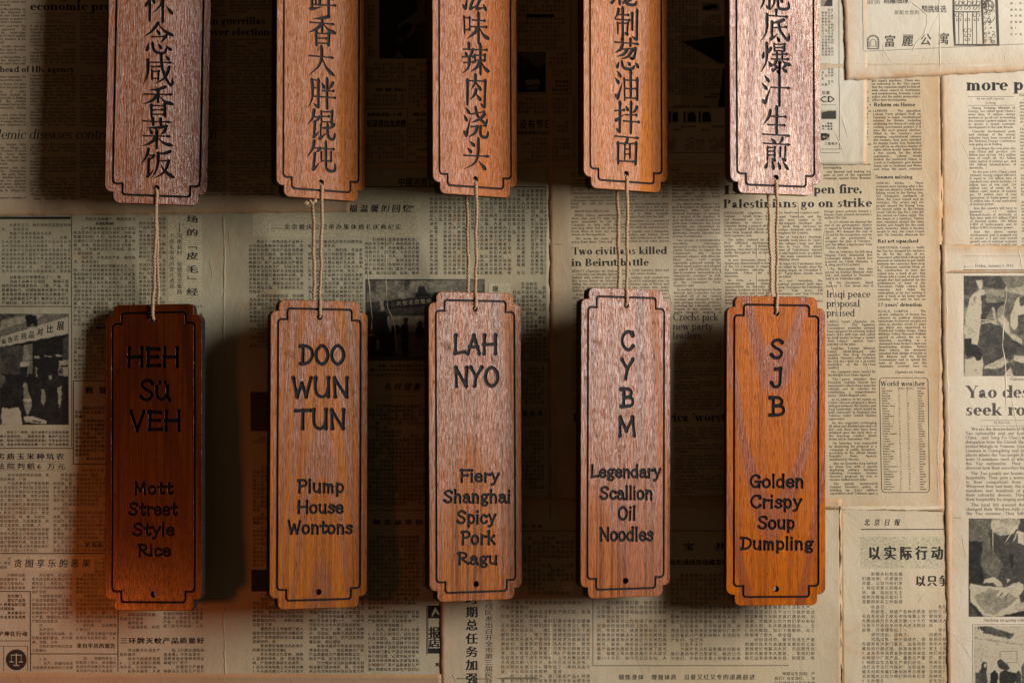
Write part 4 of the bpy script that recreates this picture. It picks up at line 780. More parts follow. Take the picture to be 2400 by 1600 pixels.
# F: advertisement sheet top right
f = sheet('x', [(1974, -60), (2460, -60), (2460, 164), (1982, 189)], 3.2, P_PALE, {'l': 22, 'b': 26}, torn=2.2, lift=1.5)
f.o['label'] = 'scorched-edged Chinese advertisement sheet with an iron gate drawing, top right corner'
def build_f():
    s = f; g = INKG
    strip(s, [(2020, -20, 2021, 0), (2021, 0, 2022, 60), (2022, 60, 2023, 119)], g)
    han(s, '我们的', 2035, 6, 11, 11, 11, 0, mat=g); han(s, '精雕细琢', 2078, 2, 14.6, 15, 17, .015, mat=g); han(s, '是配合您的', 2101, 30, 11.9, 11, 11, 0, mat=g); han(s, '精挑细选', 2167, 22, 14.6, 15, 18, .015, mat=g)
    for i, ch in enumerate('富麗公寓'): han(s, ch, 2084.5 + i * 42, 97 - i * 1.8, 1, 27, 30, .02, slant=.08, mat=g)
    X, Y, F = [], [], []
    for i in range(40):
        t = i / 39; x = 2024 + t * 400; y = 120.5 - t * 18; X += [x, x]; Y += [y, y + 1]
    on_sheet('rule_line', s, X, Y, [(2 * i + 1, 2 * i + 3, 2 * i + 2, 2 * i) for i in range(39)], g)
    # little arched doorway
    def arcs(cx, cy, r, a0, a1, w, nm='printed_drawing', ink=g, up=.25):
        X, Y, F = [], [], []; n = max(5, int(abs(a1 - a0) / 22))
        for i in range(n + 1):
            t = math.radians(a0 + (a1 - a0) * i / n)
            for rr in (r + w / 2, r - w / 2): X.append(cx + rr * math.cos(t)); Y.append(cy - rr * math.sin(t))
        return X, Y, [(2 * i, 2 * i + 2, 2 * i + 3, 2 * i + 1) if a1 > a0 else (2 * i + 1, 2 * i + 3, 2 * i + 2, 2 * i) for i in range(n)]
    def join(parts, nm):
        X, Y, F = [], [], []
        for x, y, ff in parts:
            n = len(X); X += x; Y += y; F += [tuple(v + n for v in q) for q in ff]
        on_sheet(nm, s, X, Y, F, g, .3)
    def bx(x0, y0, x1, y1): return [x0, x1, x1, x0], [y1, y1, y0, y0], [(0, 1, 2, 3)]
    P = [arcs(2046, 97, 14, 0, 180, 1.2), arcs(2046, 97, 11, 0, 180, .8), arcs(2046, 99, 6, 0, 180, 1.2), bx(2032, 97, 2034.5, 113), bx(2058, 97, 2060.5, 113), bx(2036, 97, 2037.5, 113), bx(2054.5, 97, 2056, 113), bx(2040, 99, 2041, 110), bx(2051, 99, 2052, 110), bx(2040, 109, 2052, 110), bx(2032, 114, 2060, 116.4)]
    for k in range(7): t = math.radians(15 + k * 25); P.append(arcs(2046 + 12.4 * math.cos(t), 97 - 12.4 * math.sin(t), 1, 0, 360, .9))
    join(P, 'printed_arch')
    # the iron gate
    P = []
    for x, w in ((2234, 4), (2301, 4), (2334, 6)): P.append(([x - 2, x + w - 2, x + w + 2, x + 2], [-20, -20, 108, 109], [(0, 3, 2, 1)]))
    P += [bx(2234, 13, 2298, 15.4), bx(2235, 27, 2298, 29.6), bx(2237, 104, 2338, 108)]
    for x in (2247, 2256.5, 2267, 2278, 2288): P.append(bx(x, -20, x + 1.4, 13)); 
    for x in (2246.5, 2257, 2267, 2278.5, 2288): P.append(bx(x, 29, x + 1.4, 104))
    for x in (2247, 2267.5, 2288.5):
        for y, r in ((20, 4.5), (8, 5.5), (36, 5), (47, 3.5), (72, 5.5), (84, 4.5), (94, 3.5)):
            if x != 2267.5 and y > 60: continue
            if x == 2267.5 and y == 36: continue
            for sg in (-1, 1): P.append(arcs(x + sg * r * .8, y, r * .75, -90 if sg > 0 else 90, 200 if sg > 0 else 380, 1.3))
    for k in range(46): P.append(arcs(2305 + rnd.random() * 24, rnd.random() * 100, 1.5 + rnd.random() * 2.4, rnd.random() * 300, rnd.random() * 300 + 360, 1.1))
    for r in (13, 11): P.append(arcs(2317, 14, r, 0, 360, 1.0))
    P += [bx(2309, 6, 2310.2, 20), bx(2316, 4, 2317.2, 24), bx(2324, 6, 2325.2, 20)]
    join(P, 'printed_gate')
    for y in (10, 25, 39, 54, 68, 83): hanblock(s, 2346, y - 7, 2410, y + 1, 10.6, 9, 6.2, mat=g, para=False)
    crease(s, [(2131, 3), (2158, 22), (2172, 35), (2173, 55), (2165, 82), (2148, 100), (2137, 122)], 2.2, 1.7); crease(s, [(2166, 128), (2160, 150)], 1.4, 1); crease(s, [(2201, -20), (2202, 60), (2203, 186)], 2.0, 1.5)
build_f()

# A: dark English sheet, upper left
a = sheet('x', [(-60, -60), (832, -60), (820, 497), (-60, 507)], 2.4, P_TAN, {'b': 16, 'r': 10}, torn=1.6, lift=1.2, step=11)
a.o['label'] = 'tan English newspaper in shade with agency and diseases headlines, upper left corner'
def build_a():
    s = a
    def col(t, x0, x1, y0, y1, **k): column(s, t, x0, x1, y0, y1, 7.55, 7.6, **k)
    head(s, 'Facing up to', 71, 230, -1, 29, 'b'); head(s, 'economic problems', 71, 345, 25, 27, 'b')
    strip(s, [(74, 32.4, 175, 33.2), (74, 53.6, 175, 54.4)]); sans(s, 'by our staff reporter', 94, 156, 41, 8); sans(s, 'Chang Hong', 105, 145, 51, 8)
    col(T_COT, -40, 61, 0, 152); col("A set of proposals designed to tackle the key problems in the Chinese economy is the major subject of discussion at an ongoing forum of the Chinese People's Political Consultative Conference (CPPCC).|The CPPCC standing committee members yesterday met in Beijing for the proposals, which were prepared by the CPPCC", 71, 178, 64, 152)
    col(T_ELE, 188, 292, 34, 152)
    head(s, 'New head of HK agency', -47, 176, 170, 20, 'b'); col(T_HK, -40, 61, 183, 298, start=110); col(T_HK, 71, 178, 180, 298); col(T_ELE, 188, 292, 180, 298)
    head(s, 'Endemic diseases controlled by better health', -50, 508, 326, 31, 'r', .22, name='headline')
    col(T_DIS, -40, 61, 341, 470); col(T_DIS, 71, 178, 341, 470, start=90); col(T_DIS, 188, 292, 341, 470, start=30)
    head(s, 'Afghan guerrillas', 432, 622, 58, 24, 'b'); head(s, 'split over elections', 432, 643, 84, 24, 'b')
    col(T_ELE, 486, 530, 0, 38); col(T_ELE, 539, 640, 0, 38, start=20)
    col(T_ELE, 430, 530, 98, 310, start=5); col(T_ELE, 539, 643, 96, 460, start=30); col(T_ELE, 430, 530, 341, 460, start=60)
    crease(s, [(70, 420), (69, 500)], 1, .4)
build_a()

# H: Chinese sheet at the bottom centre
h = sheet('x', [(1030, 1166), (1972, 1168), (1974, 1660), (1034, 1660)], 2.4, P_CREAM, {'l': 12, 't': 18, 'r': 5}, torn=1.4, lift=.9)
h.o.name = 'newspaper_sheet'
def build_h():
    s = h
    han(s, '时期总任务加强', 1106, 1402, 31, 29, 27, .035, True); han(s, '在戍区发出召开全市第三届民兵', 1146, 1405, 14.6, 20, 14, .0, True)
    strip(s, [(1216, 1242, 1820, 1243.8)]); han(s, '第三 第二版', 1226, 1232, 8, 8, 8, .03)
    hanblock(s, 1174, 1405, 1382, 1600, 11.1, 10.75, 9.4); hanblock(s, 1214, 1254, 1345, 1400, 11.1, 10.75, 9.4); hanblock(s, 1399, 1405, 1564, 1547, 11.0, 10.8, 9.4); hanblock(s, 1572, 1341, 1736, 1547, 11.0, 10.8, 9.4)
    hanblock(s, 1746, 1416, 1911, 1547, 11.0, 10.8, 9.4)
    han(s, '宝 共', 1614, 1280, 37, 26, 19, .04); han(s, '全国纺织战线劳动模范和', 1546, 1317, 15.3, 14, 13.5, .05)
    X, Y = [], []
    for i in range(230):
        t = i / 229; x = 1390 + t * 458; y = 1558 + 1.4 * math.sin(i * 1.57); X += [x, x]; Y += [y - .6, y + .7]
    on_sheet('rule_line', s, X, Y, [(2 * i + 1, 2 * i + 3, 2 * i + 2, 2 * i) for i in range(229)], INK)
    strip(s, [(1389, 1400, 1390.2, 1558)])
    han(s, '锻炼身体 增强体质 沿着又红又专的道路前进', 1456, 1585, 15.3, 13.5, 13.5, .01, slant=.08); hanblock(s, 1815, 1571, 1912, 1612, 9.6, 11, 8.8)
    crease(s, [(1965, 1190), (1969, 1300), (1967, 1500), (1971, 1600)], 1.8, 1.0); crease(s, [(1050, 1590), (1062, 1578), (1068, 1600)], 1.5, 1.5)
h.o['label'] = 'cream Chinese newspaper with a wavy rule and slogan line, bottom centre below the signs'
build_h()

# I: Chinese sheet to its right
i_ = sheet('x', [(1966, 1185), (2230, 1185), (2230, 1660), (1972, 1660)], 2.0, P_CREAM, {'l': 7, 'r': 14}, torn=.8)
i_.o['label'] = 'Chinese newspaper with a big headline on a patterned panel, between two seams at lower right'
def build_i():
    s = i_
    han(s, '北京日報', 2031, 1223, 23.5, 14, 17, .02, slant=.2); strip(s, [(2018, 1238.6, 2216, 1240.6)])
    tint(s, 2017, 1257, 2222, 1331, 4); han(s, '以实际行动', 2049, 1295, 36.8, 29, 34, .05)
    P = [];X, Y, F = [], [], []
    for k in range(520):
        x, y = 2018 + rnd.random() * 198, 1258 + rnd.random() * 72; n = len(X); r = 1.2 + rnd.random(); X += [x - r, x, x + r, x]; Y += [y, y + r * .5, y, y - r * .5]; F.append((n, n + 1, n + 2, n + 3))
    on_sheet('panel_pattern', s, X, Y, F, TONES[3], .12)
    han(s, '以只争朝', 2157, 1360, 27.4, 24, 27, .05)
    hanblock(s, 2020, 1338, 2116, 1412, 10.7, 10.8, 9.3); hanblock(s, 2020, 1415, 2169, 1602, 10.7, 10.8, 9.3); hanblock(s, 2177, 1415, 2222, 1602, 10.7, 10.8, 9.3)
build_i()

# G: dated English page, right edge
g_ = sheet('x', [(2205, 572), (2460, 578), (2460, 1660), (2222, 1660)], 3.2, P_PINK, {'l': 18, 't': 16}, torn=1.8, lift=1.5)
g_.o['label'] = 'English page dated January 5 1990 with two grey press photos, lower right edge'
def build_g():
    s = g_; g = INKG
    strip(s, [(2256, 600, 2460, 600.6), (2257, 631.4, 2460, 633), (2258, 635, 2460, 635.6), (2265, 624.5, 2281, 625)], g); head(s, '6', 2258, 2264, 628, 9, 't', mat=g); head(s, 'Friday, January 5, 1990', 2285, 2375, 626, 9.5, 't', mat=g)
    picture(s, 2258, 646, 2460, 881, 2, [
        (3, [500, 400, 784, 335, 784, 520, 620, 480]), (1, [230, 340, 640, 335, 650, 380, 600, 470, 420, 440, 400, 380, 335, 380, 380, 460, 300, 510, 230, 520]), (2, [560, 340, 784, 340, 784, 430, 640, 460]),
        (4, [335, 380, 398, 376, 402, 455, 372, 460]), (4, [300, 520, 370, 465, 420, 465, 432, 510, 400, 540, 400, 620, 385, 780, 358, 975, 300, 970, 296, 800, 238, 790, 262, 620]), (3, [305, 535, 330, 600, 345, 530]),
        (4, [230, 790, 300, 800, 300, 920, 270, 915, 236, 930]), (4, [236, 1110, 405, 1070, 400, 1260, 236, 1258]), (0, [236, 915, 296, 915, 300, 960, 360, 980, 400, 1070, 390, 1110, 350, 1120, 320, 1070, 262, 1090, 238, 1040]),
        (3, [425, 460, 600, 465, 600, 540, 520, 525, 430, 545]), (1, [385, 520, 430, 505, 440, 545, 600, 560, 605, 600, 560, 735, 530, 735, 500, 620, 440, 720, 390, 770, 396, 600]), (2, [430, 545, 600, 545, 608, 575, 440, 590]),
        (4, [488, 625, 505, 622, 532, 700, 530, 770, 505, 740]), (3, [540, 640, 600, 600, 605, 680, 570, 730, 535, 730]), (4, [392, 765, 500, 748, 560, 790, 490, 778, 395, 782]),
        (4, [540, 735, 600, 700, 640, 760, 660, 860, 760, 920, 770, 965, 690, 930, 600, 860, 570, 780]), (2, [610, 600, 680, 560, 720, 700, 660, 740, 620, 700]), (4, [720, 540, 784, 520, 784, 720, 700, 840, 660, 800, 660, 700]), (1, [740, 540, 784, 520, 784, 600, 750, 620]), (1, [730, 700, 784, 690, 784, 880, 720, 880]),
        (1, [385, 780, 480, 770, 560, 795, 640, 880, 690, 930, 784, 975, 784, 1075, 690, 1060, 660, 1110, 600, 1090, 420, 1170, 400, 1080, 360, 960]), (4, [415, 1170, 600, 1085, 640, 1120, 560, 1190, 420, 1190]), (3, [430, 1165, 600, 1105, 610, 1115, 460, 1178]),
        (1, [405, 1190, 560, 1190, 650, 1130, 700, 1150, 720, 1258, 400, 1258]), (4, [590, 1258, 660, 1180, 690, 1258]), (4, [700, 1070, 784, 1075, 784, 1140, 690, 1120]), (1, [690, 1120, 784, 1145, 784, 1258, 700, 1258]),
        (1, [236, 545, 285, 545, 270, 620, 236, 640]), (3, [232, 620, 262, 640, 236, 790])], 1 / 3.92, 2200, 560, 'grey picture of a person in a dark jacket, white scarf and headdress seen from behind')
    head(s, 'Following', 2367, 2405, 891, 8.5, 't', .25, mat=g)
    head(s, 'Yao descendants', 2262, 2262 + 322, 932, 40, 'b', mat=INKG, ky=-.004); head(s, 'seek roots', 2262, 2262 + 198, 973, 40, 'b', mat=INKG)
    strip(s, [(2298, 984, 2460, 984.8), (2298, 997, 2460, 997.8)], g); sans(s, 'by Xiao Lin', 2330, 2366, 992, 8.5, mat=g)
    column(s, T_YAO, 2262, 2440, 1008, 1208, 10.1, 10.1, .012, mat=g)
    picture(s, 2270, 1214, 2460, 1444, 1, [
        (2, [258, 128, 480, 128, 450, 230, 380, 330, 260, 320]), (4, [465, 128, 712, 128, 700, 200, 650, 260, 540, 280, 465, 235, 450, 180]), (3, [490, 130, 700, 130, 690, 190, 560, 200]), (0, [260, 330, 385, 330, 360, 500, 400, 640, 380, 700, 270, 700]),
        (2, [390, 250, 430, 235, 460, 400, 560, 520, 520, 640, 440, 630, 370, 540]), (4, [690, 230, 747, 250, 747, 360, 690, 335]), (0, [615, 440, 650, 440, 652, 560, 625, 560]), (4, [660, 330, 690, 240, 682, 240, 650, 320]),
        (4, [275, 690, 330, 710, 560, 730, 700, 800, 720, 860, 560, 985, 400, 985, 275, 850]), (3, [300, 810, 440, 740, 560, 760, 700, 820, 600, 900, 480, 970, 400, 950]), (0, [275, 850, 400, 985, 360, 985, 275, 890]), (4, [440, 650, 480, 635, 540, 680, 560, 720, 510, 720, 480, 690, 390, 690, 400, 660]),
        (4, [500, 790, 540, 750, 620, 710, 700, 680, 740, 700, 747, 740, 700, 800, 670, 820, 640, 780, 560, 820, 520, 820]), (1, [520, 815, 560, 770, 566, 775, 530, 820]), (1, [570, 818, 610, 770, 616, 775, 580, 822]), (4, [590, 650, 625, 655, 600, 690]), (4, [580, 960, 640, 890, 747, 850, 747, 930, 620, 965]), (0, [560, 985, 620, 965, 747, 935, 747, 985])], 1 / 3.733, 2200, 1180, 'grey picture of hands on an open book')
    head(s, 'Studying an ageing collection', 2304, 2304 + 118, 1455, 9, 't', .25, mat=g)
    picture(s, 2283, 1466, 2460, 1640, 4, [
        (1, [345, 1068, 430, 1066, 655, 1135, 645, 1160, 620, 1178, 385, 1130, 390, 1110, 338, 1090]), (3, [310, 1160, 747, 1230, 747, 1240, 310, 1180]), (1, [372, 1400, 395, 1375, 420, 1390, 422, 1440, 418, 1480, 425, 1600, 355, 1600, 355, 1460, 375, 1430]), (4, [395, 1395, 415, 1395, 414, 1430, 398, 1430]),
        (1, [320, 1475, 355, 1470, 355, 1600, 320, 1600]), (1, [510, 1370, 540, 1355, 600, 1400, 620, 1440, 590, 1455, 540, 1440, 515, 1420]), (0, [455, 1480, 490, 1450, 515, 1480, 510, 1600, 445, 1600]), (0, [530, 1480, 580, 1450, 640, 1470, 700, 1490, 650, 1600, 530, 1600]), (1, [680, 1470, 700, 1450, 720, 1480, 720, 1600, 670, 1600]), (1, [725, 1420, 747, 1380, 747, 1600, 730, 1600])], 1 / 3.733, 2200, 1180, 'pale picture of people seated in a room')
    strip(s, [(2279, 1462, 2460, 1463), (2279, 1463, 2280, 1640), (2343, 1524, 2384, 1525), (2343, 1524, 2344, 1552), (2343, 1551, 2384, 1552), (2383, 1524, 2384, 1552)], g)
    strip(s, [(2232, 1212, 2253, 1213)], g)
    crease(s, [(2215, 580), (2218, 700), (2219, 860), (2222, 930), (2223, 1100)], 2.4, 1.7); crease(s, [(2386, 575), (2390, 600), (2396, 640)], 1.8, 1.3); crease(s, [(2354, 745), (2349, 810), (2356, 850), (2358, 960)], 1.8, 1.3)
    crease(s, [(2222, 1470), (2255, 1510), (2282, 1550)], 1.4, .8); crease(s, [(2370, 930), (2384, 1000), (2395, 1040)], 2, 1.2)
build_g()

# J: brown strip along the bottom left
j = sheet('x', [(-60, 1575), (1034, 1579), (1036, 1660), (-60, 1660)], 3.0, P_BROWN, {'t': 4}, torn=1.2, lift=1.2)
j.o['label'] = 'plain brown torn paper strip along the bottom left edge'
crease(j, [(44, 1578), (48, 1600)], 2, 1.5); crease(j, [(148, 1578), (150, 1600)], 1.6, 1.2); crease(j, [(680, 1578), (684, 1600)], 2.4, 1.6); crease(j, [(525, 1578), (527, 1600)], 2.6, 1.6); crease(j, [(254, 1580), (258, 1600)], 1.2, 1)
crease(j, [(466, 1586), (474, 1584)], 1, .6); crease(j, [(825, 1580), (832, 1600)], 1.4, 1)
def wrinkles(s, x0, y0, x1, y1, n, seed):
    """small wrinkles where the wet paper rucked as it was pasted"""
    q = random.Random(seed)
    for _ in range(n):
        x, y = q.uniform(x0, x1), q.uniform(y0, y1); a_ = q.choice([1.45, 1.57, 1.7, 1.2, 2.0, .2]) + q.uniform(-.15, .15); L = q.uniform(18, 90)
        pts = [(x + math.cos(a_) * L * t + q.uniform(-2.5, 2.5), y + math.sin(a_) * L * t + q.uniform(-2.5, 2.5)) for t in (0, .3, .6, 1)]
        if all(x0 < px < x1 and y0 < py < y1 for px, py in pts): crease(s, pts, q.uniform(.8, 1.6), q.uniform(.4, 1.0))
wrinkles(c, 10, 520, 1270, 1560, 26, 3); wrinkles(d, 1300, 400, 2190, 1170, 22, 4); wrinkles(h, 1050, 1200, 1950, 1590, 14, 5); wrinkles(f, 1990, 4, 2390, 170, 6, 6); wrinkles(g_, 2230, 600, 2395, 1590, 9, 7); wrinkles(i_, 1985, 1210, 2200, 1590, 6, 8); wrinkles(a, 10, 10, 800, 480, 10, 9); wrinkles(e, 2225, 200, 2395, 560, 4, 10); wrinkles(b2, 1900, 200, 2020, 380, 3, 11); wrinkles(j, 20, 1580, 1000, 1640, 8, 12)
for o_ in (b1, b2, f, a, i_, g_, j, h, e, c, d):
    o_.o['group'] = 'old newspapers pasted on the wall'
bpy.data.objects.remove(_to); bpy.data.curves.remove(_tc)

# ------------------------------------------------------------------ engraved lettering
def brush(kind, pts):
    """pts [(x, y)] -> [(x, y, r)] the weight of a written stroke along its length (r in the plan's tracing units)"""
    P = []
    n = len(pts); L = [0]
    for a, b in zip(pts[:-1], pts[1:]): L.append(L[-1] + math.hypot(b[0] - a[0], b[1] - a[1]))
    prof = {'h': [(0, 6.5), (.08, 5), (.75, 4.6), (.86, 6.5), (.93, 9.5), (1, 4.5)], 's': [(0, 9), (.06, 12.5), (.16, 10), (.85, 9.5), (.96, 9), (1, 4.5)],
            'p': [(0, 11), (.15, 11.5), (.5, 9), (.8, 5), (1, 1.6)], 'n': [(0, 2.2), (.3, 6), (.62, 11), (.8, 13), (.92, 8), (1, 1.8)],
            'd': [(0, 2.2), (.35, 7.5), (.72, 12), (.92, 9.5), (1, 5.5)], 'g': [(0, 8), (.06, 10), (.6, 9.6), (.85, 9.5), (.93, 7), (1, 1.8)],
            't': [(0, 5), (.12, 12), (.35, 9), (.7, 5), (1, 1.8)], 'v': [(0, 5.5), (.06, 8.5), (.2, 6.8), (.9, 6.6), (1, 4)]}[kind]
    pts2 = pts
    if kind in 'png' and n > 2:                                    # bend smoothly through the traced points
        pts2 = []
        for i in range(n - 1):
            p0, p1, p2, p3 = pts[max(i - 1, 0)], pts[i], pts[i + 1], pts[min(i + 2, n - 1)]
            for k in range(4):
                t = k / 4; pts2.append(tuple(.5 * (2 * p1[q] + (p2[q] - p0[q]) * t + (2 * p0[q] - 5 * p1[q] + 4 * p2[q] - p3[q]) * t * t + (3 * p1[q] - p0[q] - 3 * p2[q] + p3[q]) * t ** 3) for q in (0, 1)))
        pts2.append(pts[-1])
    L = [0]
    for a, b in zip(pts2[:-1], pts2[1:]): L.append(L[-1] + math.hypot(b[0] - a[0], b[1] - a[1]))
    T = sorted(set([l / L[-1] for l in L] + [q[0] for q in prof]))
    for t in T:
        P.append((float(np.interp(t * L[-1], L, [q[0] for q in pts2])), float(np.interp(t * L[-1], L, [q[1] for q in pts2])), float(np.interp(t, [q[0] for q in prof], [q[1] for q in prof]))))
    return P

# strokes traced off each character: kind then x,y pairs (3.735 tracing units to one plan unit, x from x0 of the row)
ROWS = {
 0: (300, """怀 d 195,-15 152,55; s 190,-85 190,190; d 212,-25 232,30; h 225,-78 395,-72; p 330,-70 300,15 262,75 212,118; s 302,-10 302,200; d 335,58 388,124
念 p 262,203 230,250 190,290 140,322; n 264,215 320,275 402,318; d 250,262 277,303; h 205,324 325,322; p 332,316 312,345 285,375; d 182,378 163,446; g 212,376 220,425 245,458 300,467 326,455 336,415; d 266,388 292,427; d 332,402 376,442
咸 p 172,525 174,600 162,680 131,738; h 170,545 382,550; h 205,585 278,584; v 207,612 210,705; h 207,626 275,626; v 268,618 264,704; h 208,688 268,688; g 290,478 298,590 328,680 368,742 386,738 390,683; p 360,588 330,670 290,705 238,735; d 328,487 358,526
香 p 325,762 262,784 178,790; h 145,825 388,830; s 262,785 262,900; p 252,835 210,882 130,912; n 275,840 320,890 402,915; s 203,918 206,1020; h 203,925 322,925; s 322,905 322,1022; h 212,965 305,960; h 206,1002 322,1002
菜 h 135,1060 372,1070; s 215,1034 220,1096; s 285,1040 285,1092; p 335,1106 262,1118 160,1120; d 188,1128 208,1168; d 240,1128 256,1160; p 328,1134 308,1162 285,1180; h 135,1190 368,1194; s 250,1160 250,1302; p 240,1205 200,1248 123,1281; n 262,1205 310,1252 390,1276
饭 p 178,1306 160,1370 116,1432; h 165,1358 228,1362; p 226,1362 215,1378 195,1392; s 182,1388 175,1540; t 163,1550 190,1526 224,1488; p 370,1325 322,1342 248,1346; p 262,1340 260,1430 242,1500 203,1557; h 265,1410 358,1408; p 355,1408 332,1480 292,1526 228,1558; n 280,1428 322,1500 408,1560"""),
 1: (690, """鲜 s 152,-45 155,52; v 186,-40 188,46; s 222,-42 222,48; h 150,42 225,44; t 130,78 180,76 242,62; h 225,46 364,50; h 240,-8 345,-4; s 298,-95 298,142
香 p 302,148 245,160 165,166; h 137,196 348,215; s 243,165 243,282; p 235,212 200,250 124,286; n 256,216 300,265 366,298; s 190,272 192,402; h 190,294 302,298; s 302,285 298,404; h 205,336 282,338; h 192,380 298,382
大 h 130,488 342,508; p 236,410 237,500 212,580 130,656; n 244,508 282,600 352,670
胖 p 152,698 160,800 150,880 120,942; h 155,702 215,702; s 210,695 210,930; p 208,936 190,928 168,905; h 165,770 208,770; h 160,845 208,845; d 240,728 260,772; p 336,728 318,760 298,786; h 245,796 348,798; h 225,848 362,858; s 286,688 285,960
馄 p 172,962 160,1030 117,1090; h 160,1020 218,1028; p 215,1026 205,1045 190,1062; s 180,1062 170,1198; t 162,1202 190,1182 216,1150; v 235,972 238,1088; h 235,980 332,980; s 330,972 326,1090; h 245,1020 305,1020; h 238,1066 326,1070; v 230,1090 230,1202; h 235,1122 270,1120; t 213,1218 245,1196 276,1168; g 290,1088 292,1178 310,1214 343,1216 356,1163; p 346,1094 322,1115 292,1132
饨 p 172,1236 160,1300 114,1370; h 160,1294 228,1300; p 225,1298 208,1320 190,1332; s 178,1342 165,1482; t 158,1488 185,1466 216,1428; h 225,1298 348,1308; v 235,1328 235,1418; h 235,1406 322,1410; v 322,1328 320,1416; g 275,1240 276,1440 288,1486 322,1500 352,1488 354,1428"""),
 2: (1050, """滋 t 148,88 160,40 172,-35; d 126,40 148,72; h 170,-48 340,-46; g 235,-40 205,40 192,66; t 188,80 225,66 252,60; d 240,48 257,86; g 298,-40 262,40 250,66; t 245,82 290,74 322,66; d 308,38 332,94
味 v 140,142 146,296; h 140,158 192,158; v 190,150 190,266; h 145,262 190,262; h 215,178 328,184; h 200,235 342,240; s 265,112 268,388; p 256,245 230,292 168,340; n 276,246 310,310 364,346
辣 s 182,382 182,432; h 135,432 228,436; d 150,452 162,486; p 212,452 202,476 188,492; h 130,500 228,498; h 140,550 228,545; p 185,500 186,560 166,608 128,642; h 225,435 346,440; s 282,388 285,658; v 235,478 238,546; h 235,486 326,486; v 325,476 322,542; h 238,530 322,530; p 274,545 250,592 196,630; n 292,545 326,606 364,630
肉 s 170,698 170,922; h 165,708 332,712; s 326,704 320,922; p 318,936 302,926 283,906; p 240,658 236,730 198,788; n 242,722 262,752 290,792; p 246,786 230,832 193,874; n 248,822 264,850 288,880
浇 d 154,942 188,994; d 138,1006 166,1058; t 158,1198 170,1140 200,1032; d 135,1142 155,1182; h 205,1000 322,978; g 240,938 256,1010 300,1062 332,1082 344,1040; p 320,1000 280,1042 204,1076; h 205,1110 338,1100; p 256,1110 236,1162 180,1202; g 285,1104 285,1176 302,1198 340,1200 353,1148
头 d 188,1238 232,1278; d 170,1296 206,1334; h 140,1360 358,1370; p 265,1218 263,1350 232,1428 145,1478; n 265,1408 292,1440 332,1490"""),
 3: (1400, """秘 s 195,-60 195,42; t 120,30 150,0 175,-20; p 250,-30 242,8 210,26; g 240,-50 246,15 268,40 325,44 345,10; p 330,-60 290,0 215,40
制 p 185,84 175,130 148,164; h 175,130 278,134; h 160,170 288,180; s 222,68 222,342; v 178,198 180,302; h 178,206 272,206; v 268,198 262,290; p 262,300 252,298 240,284; s 305,114 305,268; s 348,88 345,332; p 345,344 325,340 304,320
葱 h 155,370 362,388; s 220,344 222,402; s 290,344 288,406; p 216,404 200,436 153,464; h 205,434 342,424; g 336,424 326,486 312,514 284,506; p 262,436 230,476 172,497; p 306,440 268,496 203,518; d 190,544 172,592; g 215,538 220,576 245,602 306,604 326,572; d 265,544 286,572; d 330,548 358,592
油 d 170,622 206,672; d 156,682 190,732; t 175,872 192,810 220,722; d 153,824 175,852; v 235,684 240,882; h 235,702 352,705; s 350,688 348,882; s 292,622 292,860; h 245,776 346,778; h 240,858 348,862
拌 h 155,970 238,964; s 198,892 195,1138; p 195,1150 182,1142 165,1124; t 155,1058 190,1036 236,1003; d 250,928 267,968; p 346,938 330,970 304,992; h 250,1006 348,1008; h 230,1060 372,1070; s 295,892 292,1174
面 h 155,1192 362,1210; p 264,1214 256,1240 234,1262; s 180,1248 182,1438; h 180,1256 346,1258; s 340,1248 335,1446; v 240,1260 240,1402; v 285,1260 285,1396; h 245,1306 285,1306; h 245,1350 285,1350; h 184,1410 335,1415"""),
 4: (1750, """脆 p 152,-60 147,20 118,82; s 200,-60 198,62; p 198,74 182,66 171,48; p 246,-60 240,30 206,90; g 270,-60 275,50 290,78 345,82 368,66 364,15; d 290,-10 312,20; h 255,-40 330,-42
底 s 258,90 258,134; h 175,136 358,150; p 178,128 178,230 165,300 123,362; p 324,176 282,192 212,206; s 222,190 220,336; t 203,350 235,330 272,298; h 225,246 352,238; g 280,196 290,262 328,322 364,354 372,290; d 264,322 287,364
爆 d 150,452 142,508; p 212,424 197,455 184,472; p 175,382 178,480 165,560 128,630; n 188,538 200,555 216,580; v 240,382 243,452; h 240,390 336,390; v 334,384 332,452; h 250,418 322,418; h 243,446 332,446; h 228,480 358,476; v 265,455 265,522; v 312,455 312,522; h 218,518 370,520; p 262,525 248,556 218,580; n 310,526 336,556 386,572; s 290,542 288,622; p 288,640 275,632 262,616; d 244,572 264,594; t 222,618 245,612 270,598; p 342,568 327,588 306,600; d 308,598 348,632
汁 d 156,660 196,716; d 136,730 176,784; t 160,912 178,850 208,768; d 135,868 160,902; h 215,766 378,772; s 285,658 285,934
生 p 208,968 190,1030 143,1097; h 195,1018 348,1024; h 185,1092 338,1098; s 262,934 262,1178; h 140,1174 378,1190
煎 d 213,1212 248,1250; p 312,1212 302,1236 285,1252; h 150,1254 378,1268; v 185,1282 180,1404; h 185,1292 252,1292; v 246,1284 245,1392; p 245,1404 232,1400 220,1384; h 195,1324 243,1324; h 195,1357 243,1357; v 295,1288 295,1378; v 338,1282 335,1388; p 335,1402 322,1398 308,1382; d 187,1412 163,1472; d 224,1412 236,1480; d 274,1416 293,1480; d 318,1416 362,1484"""),
}
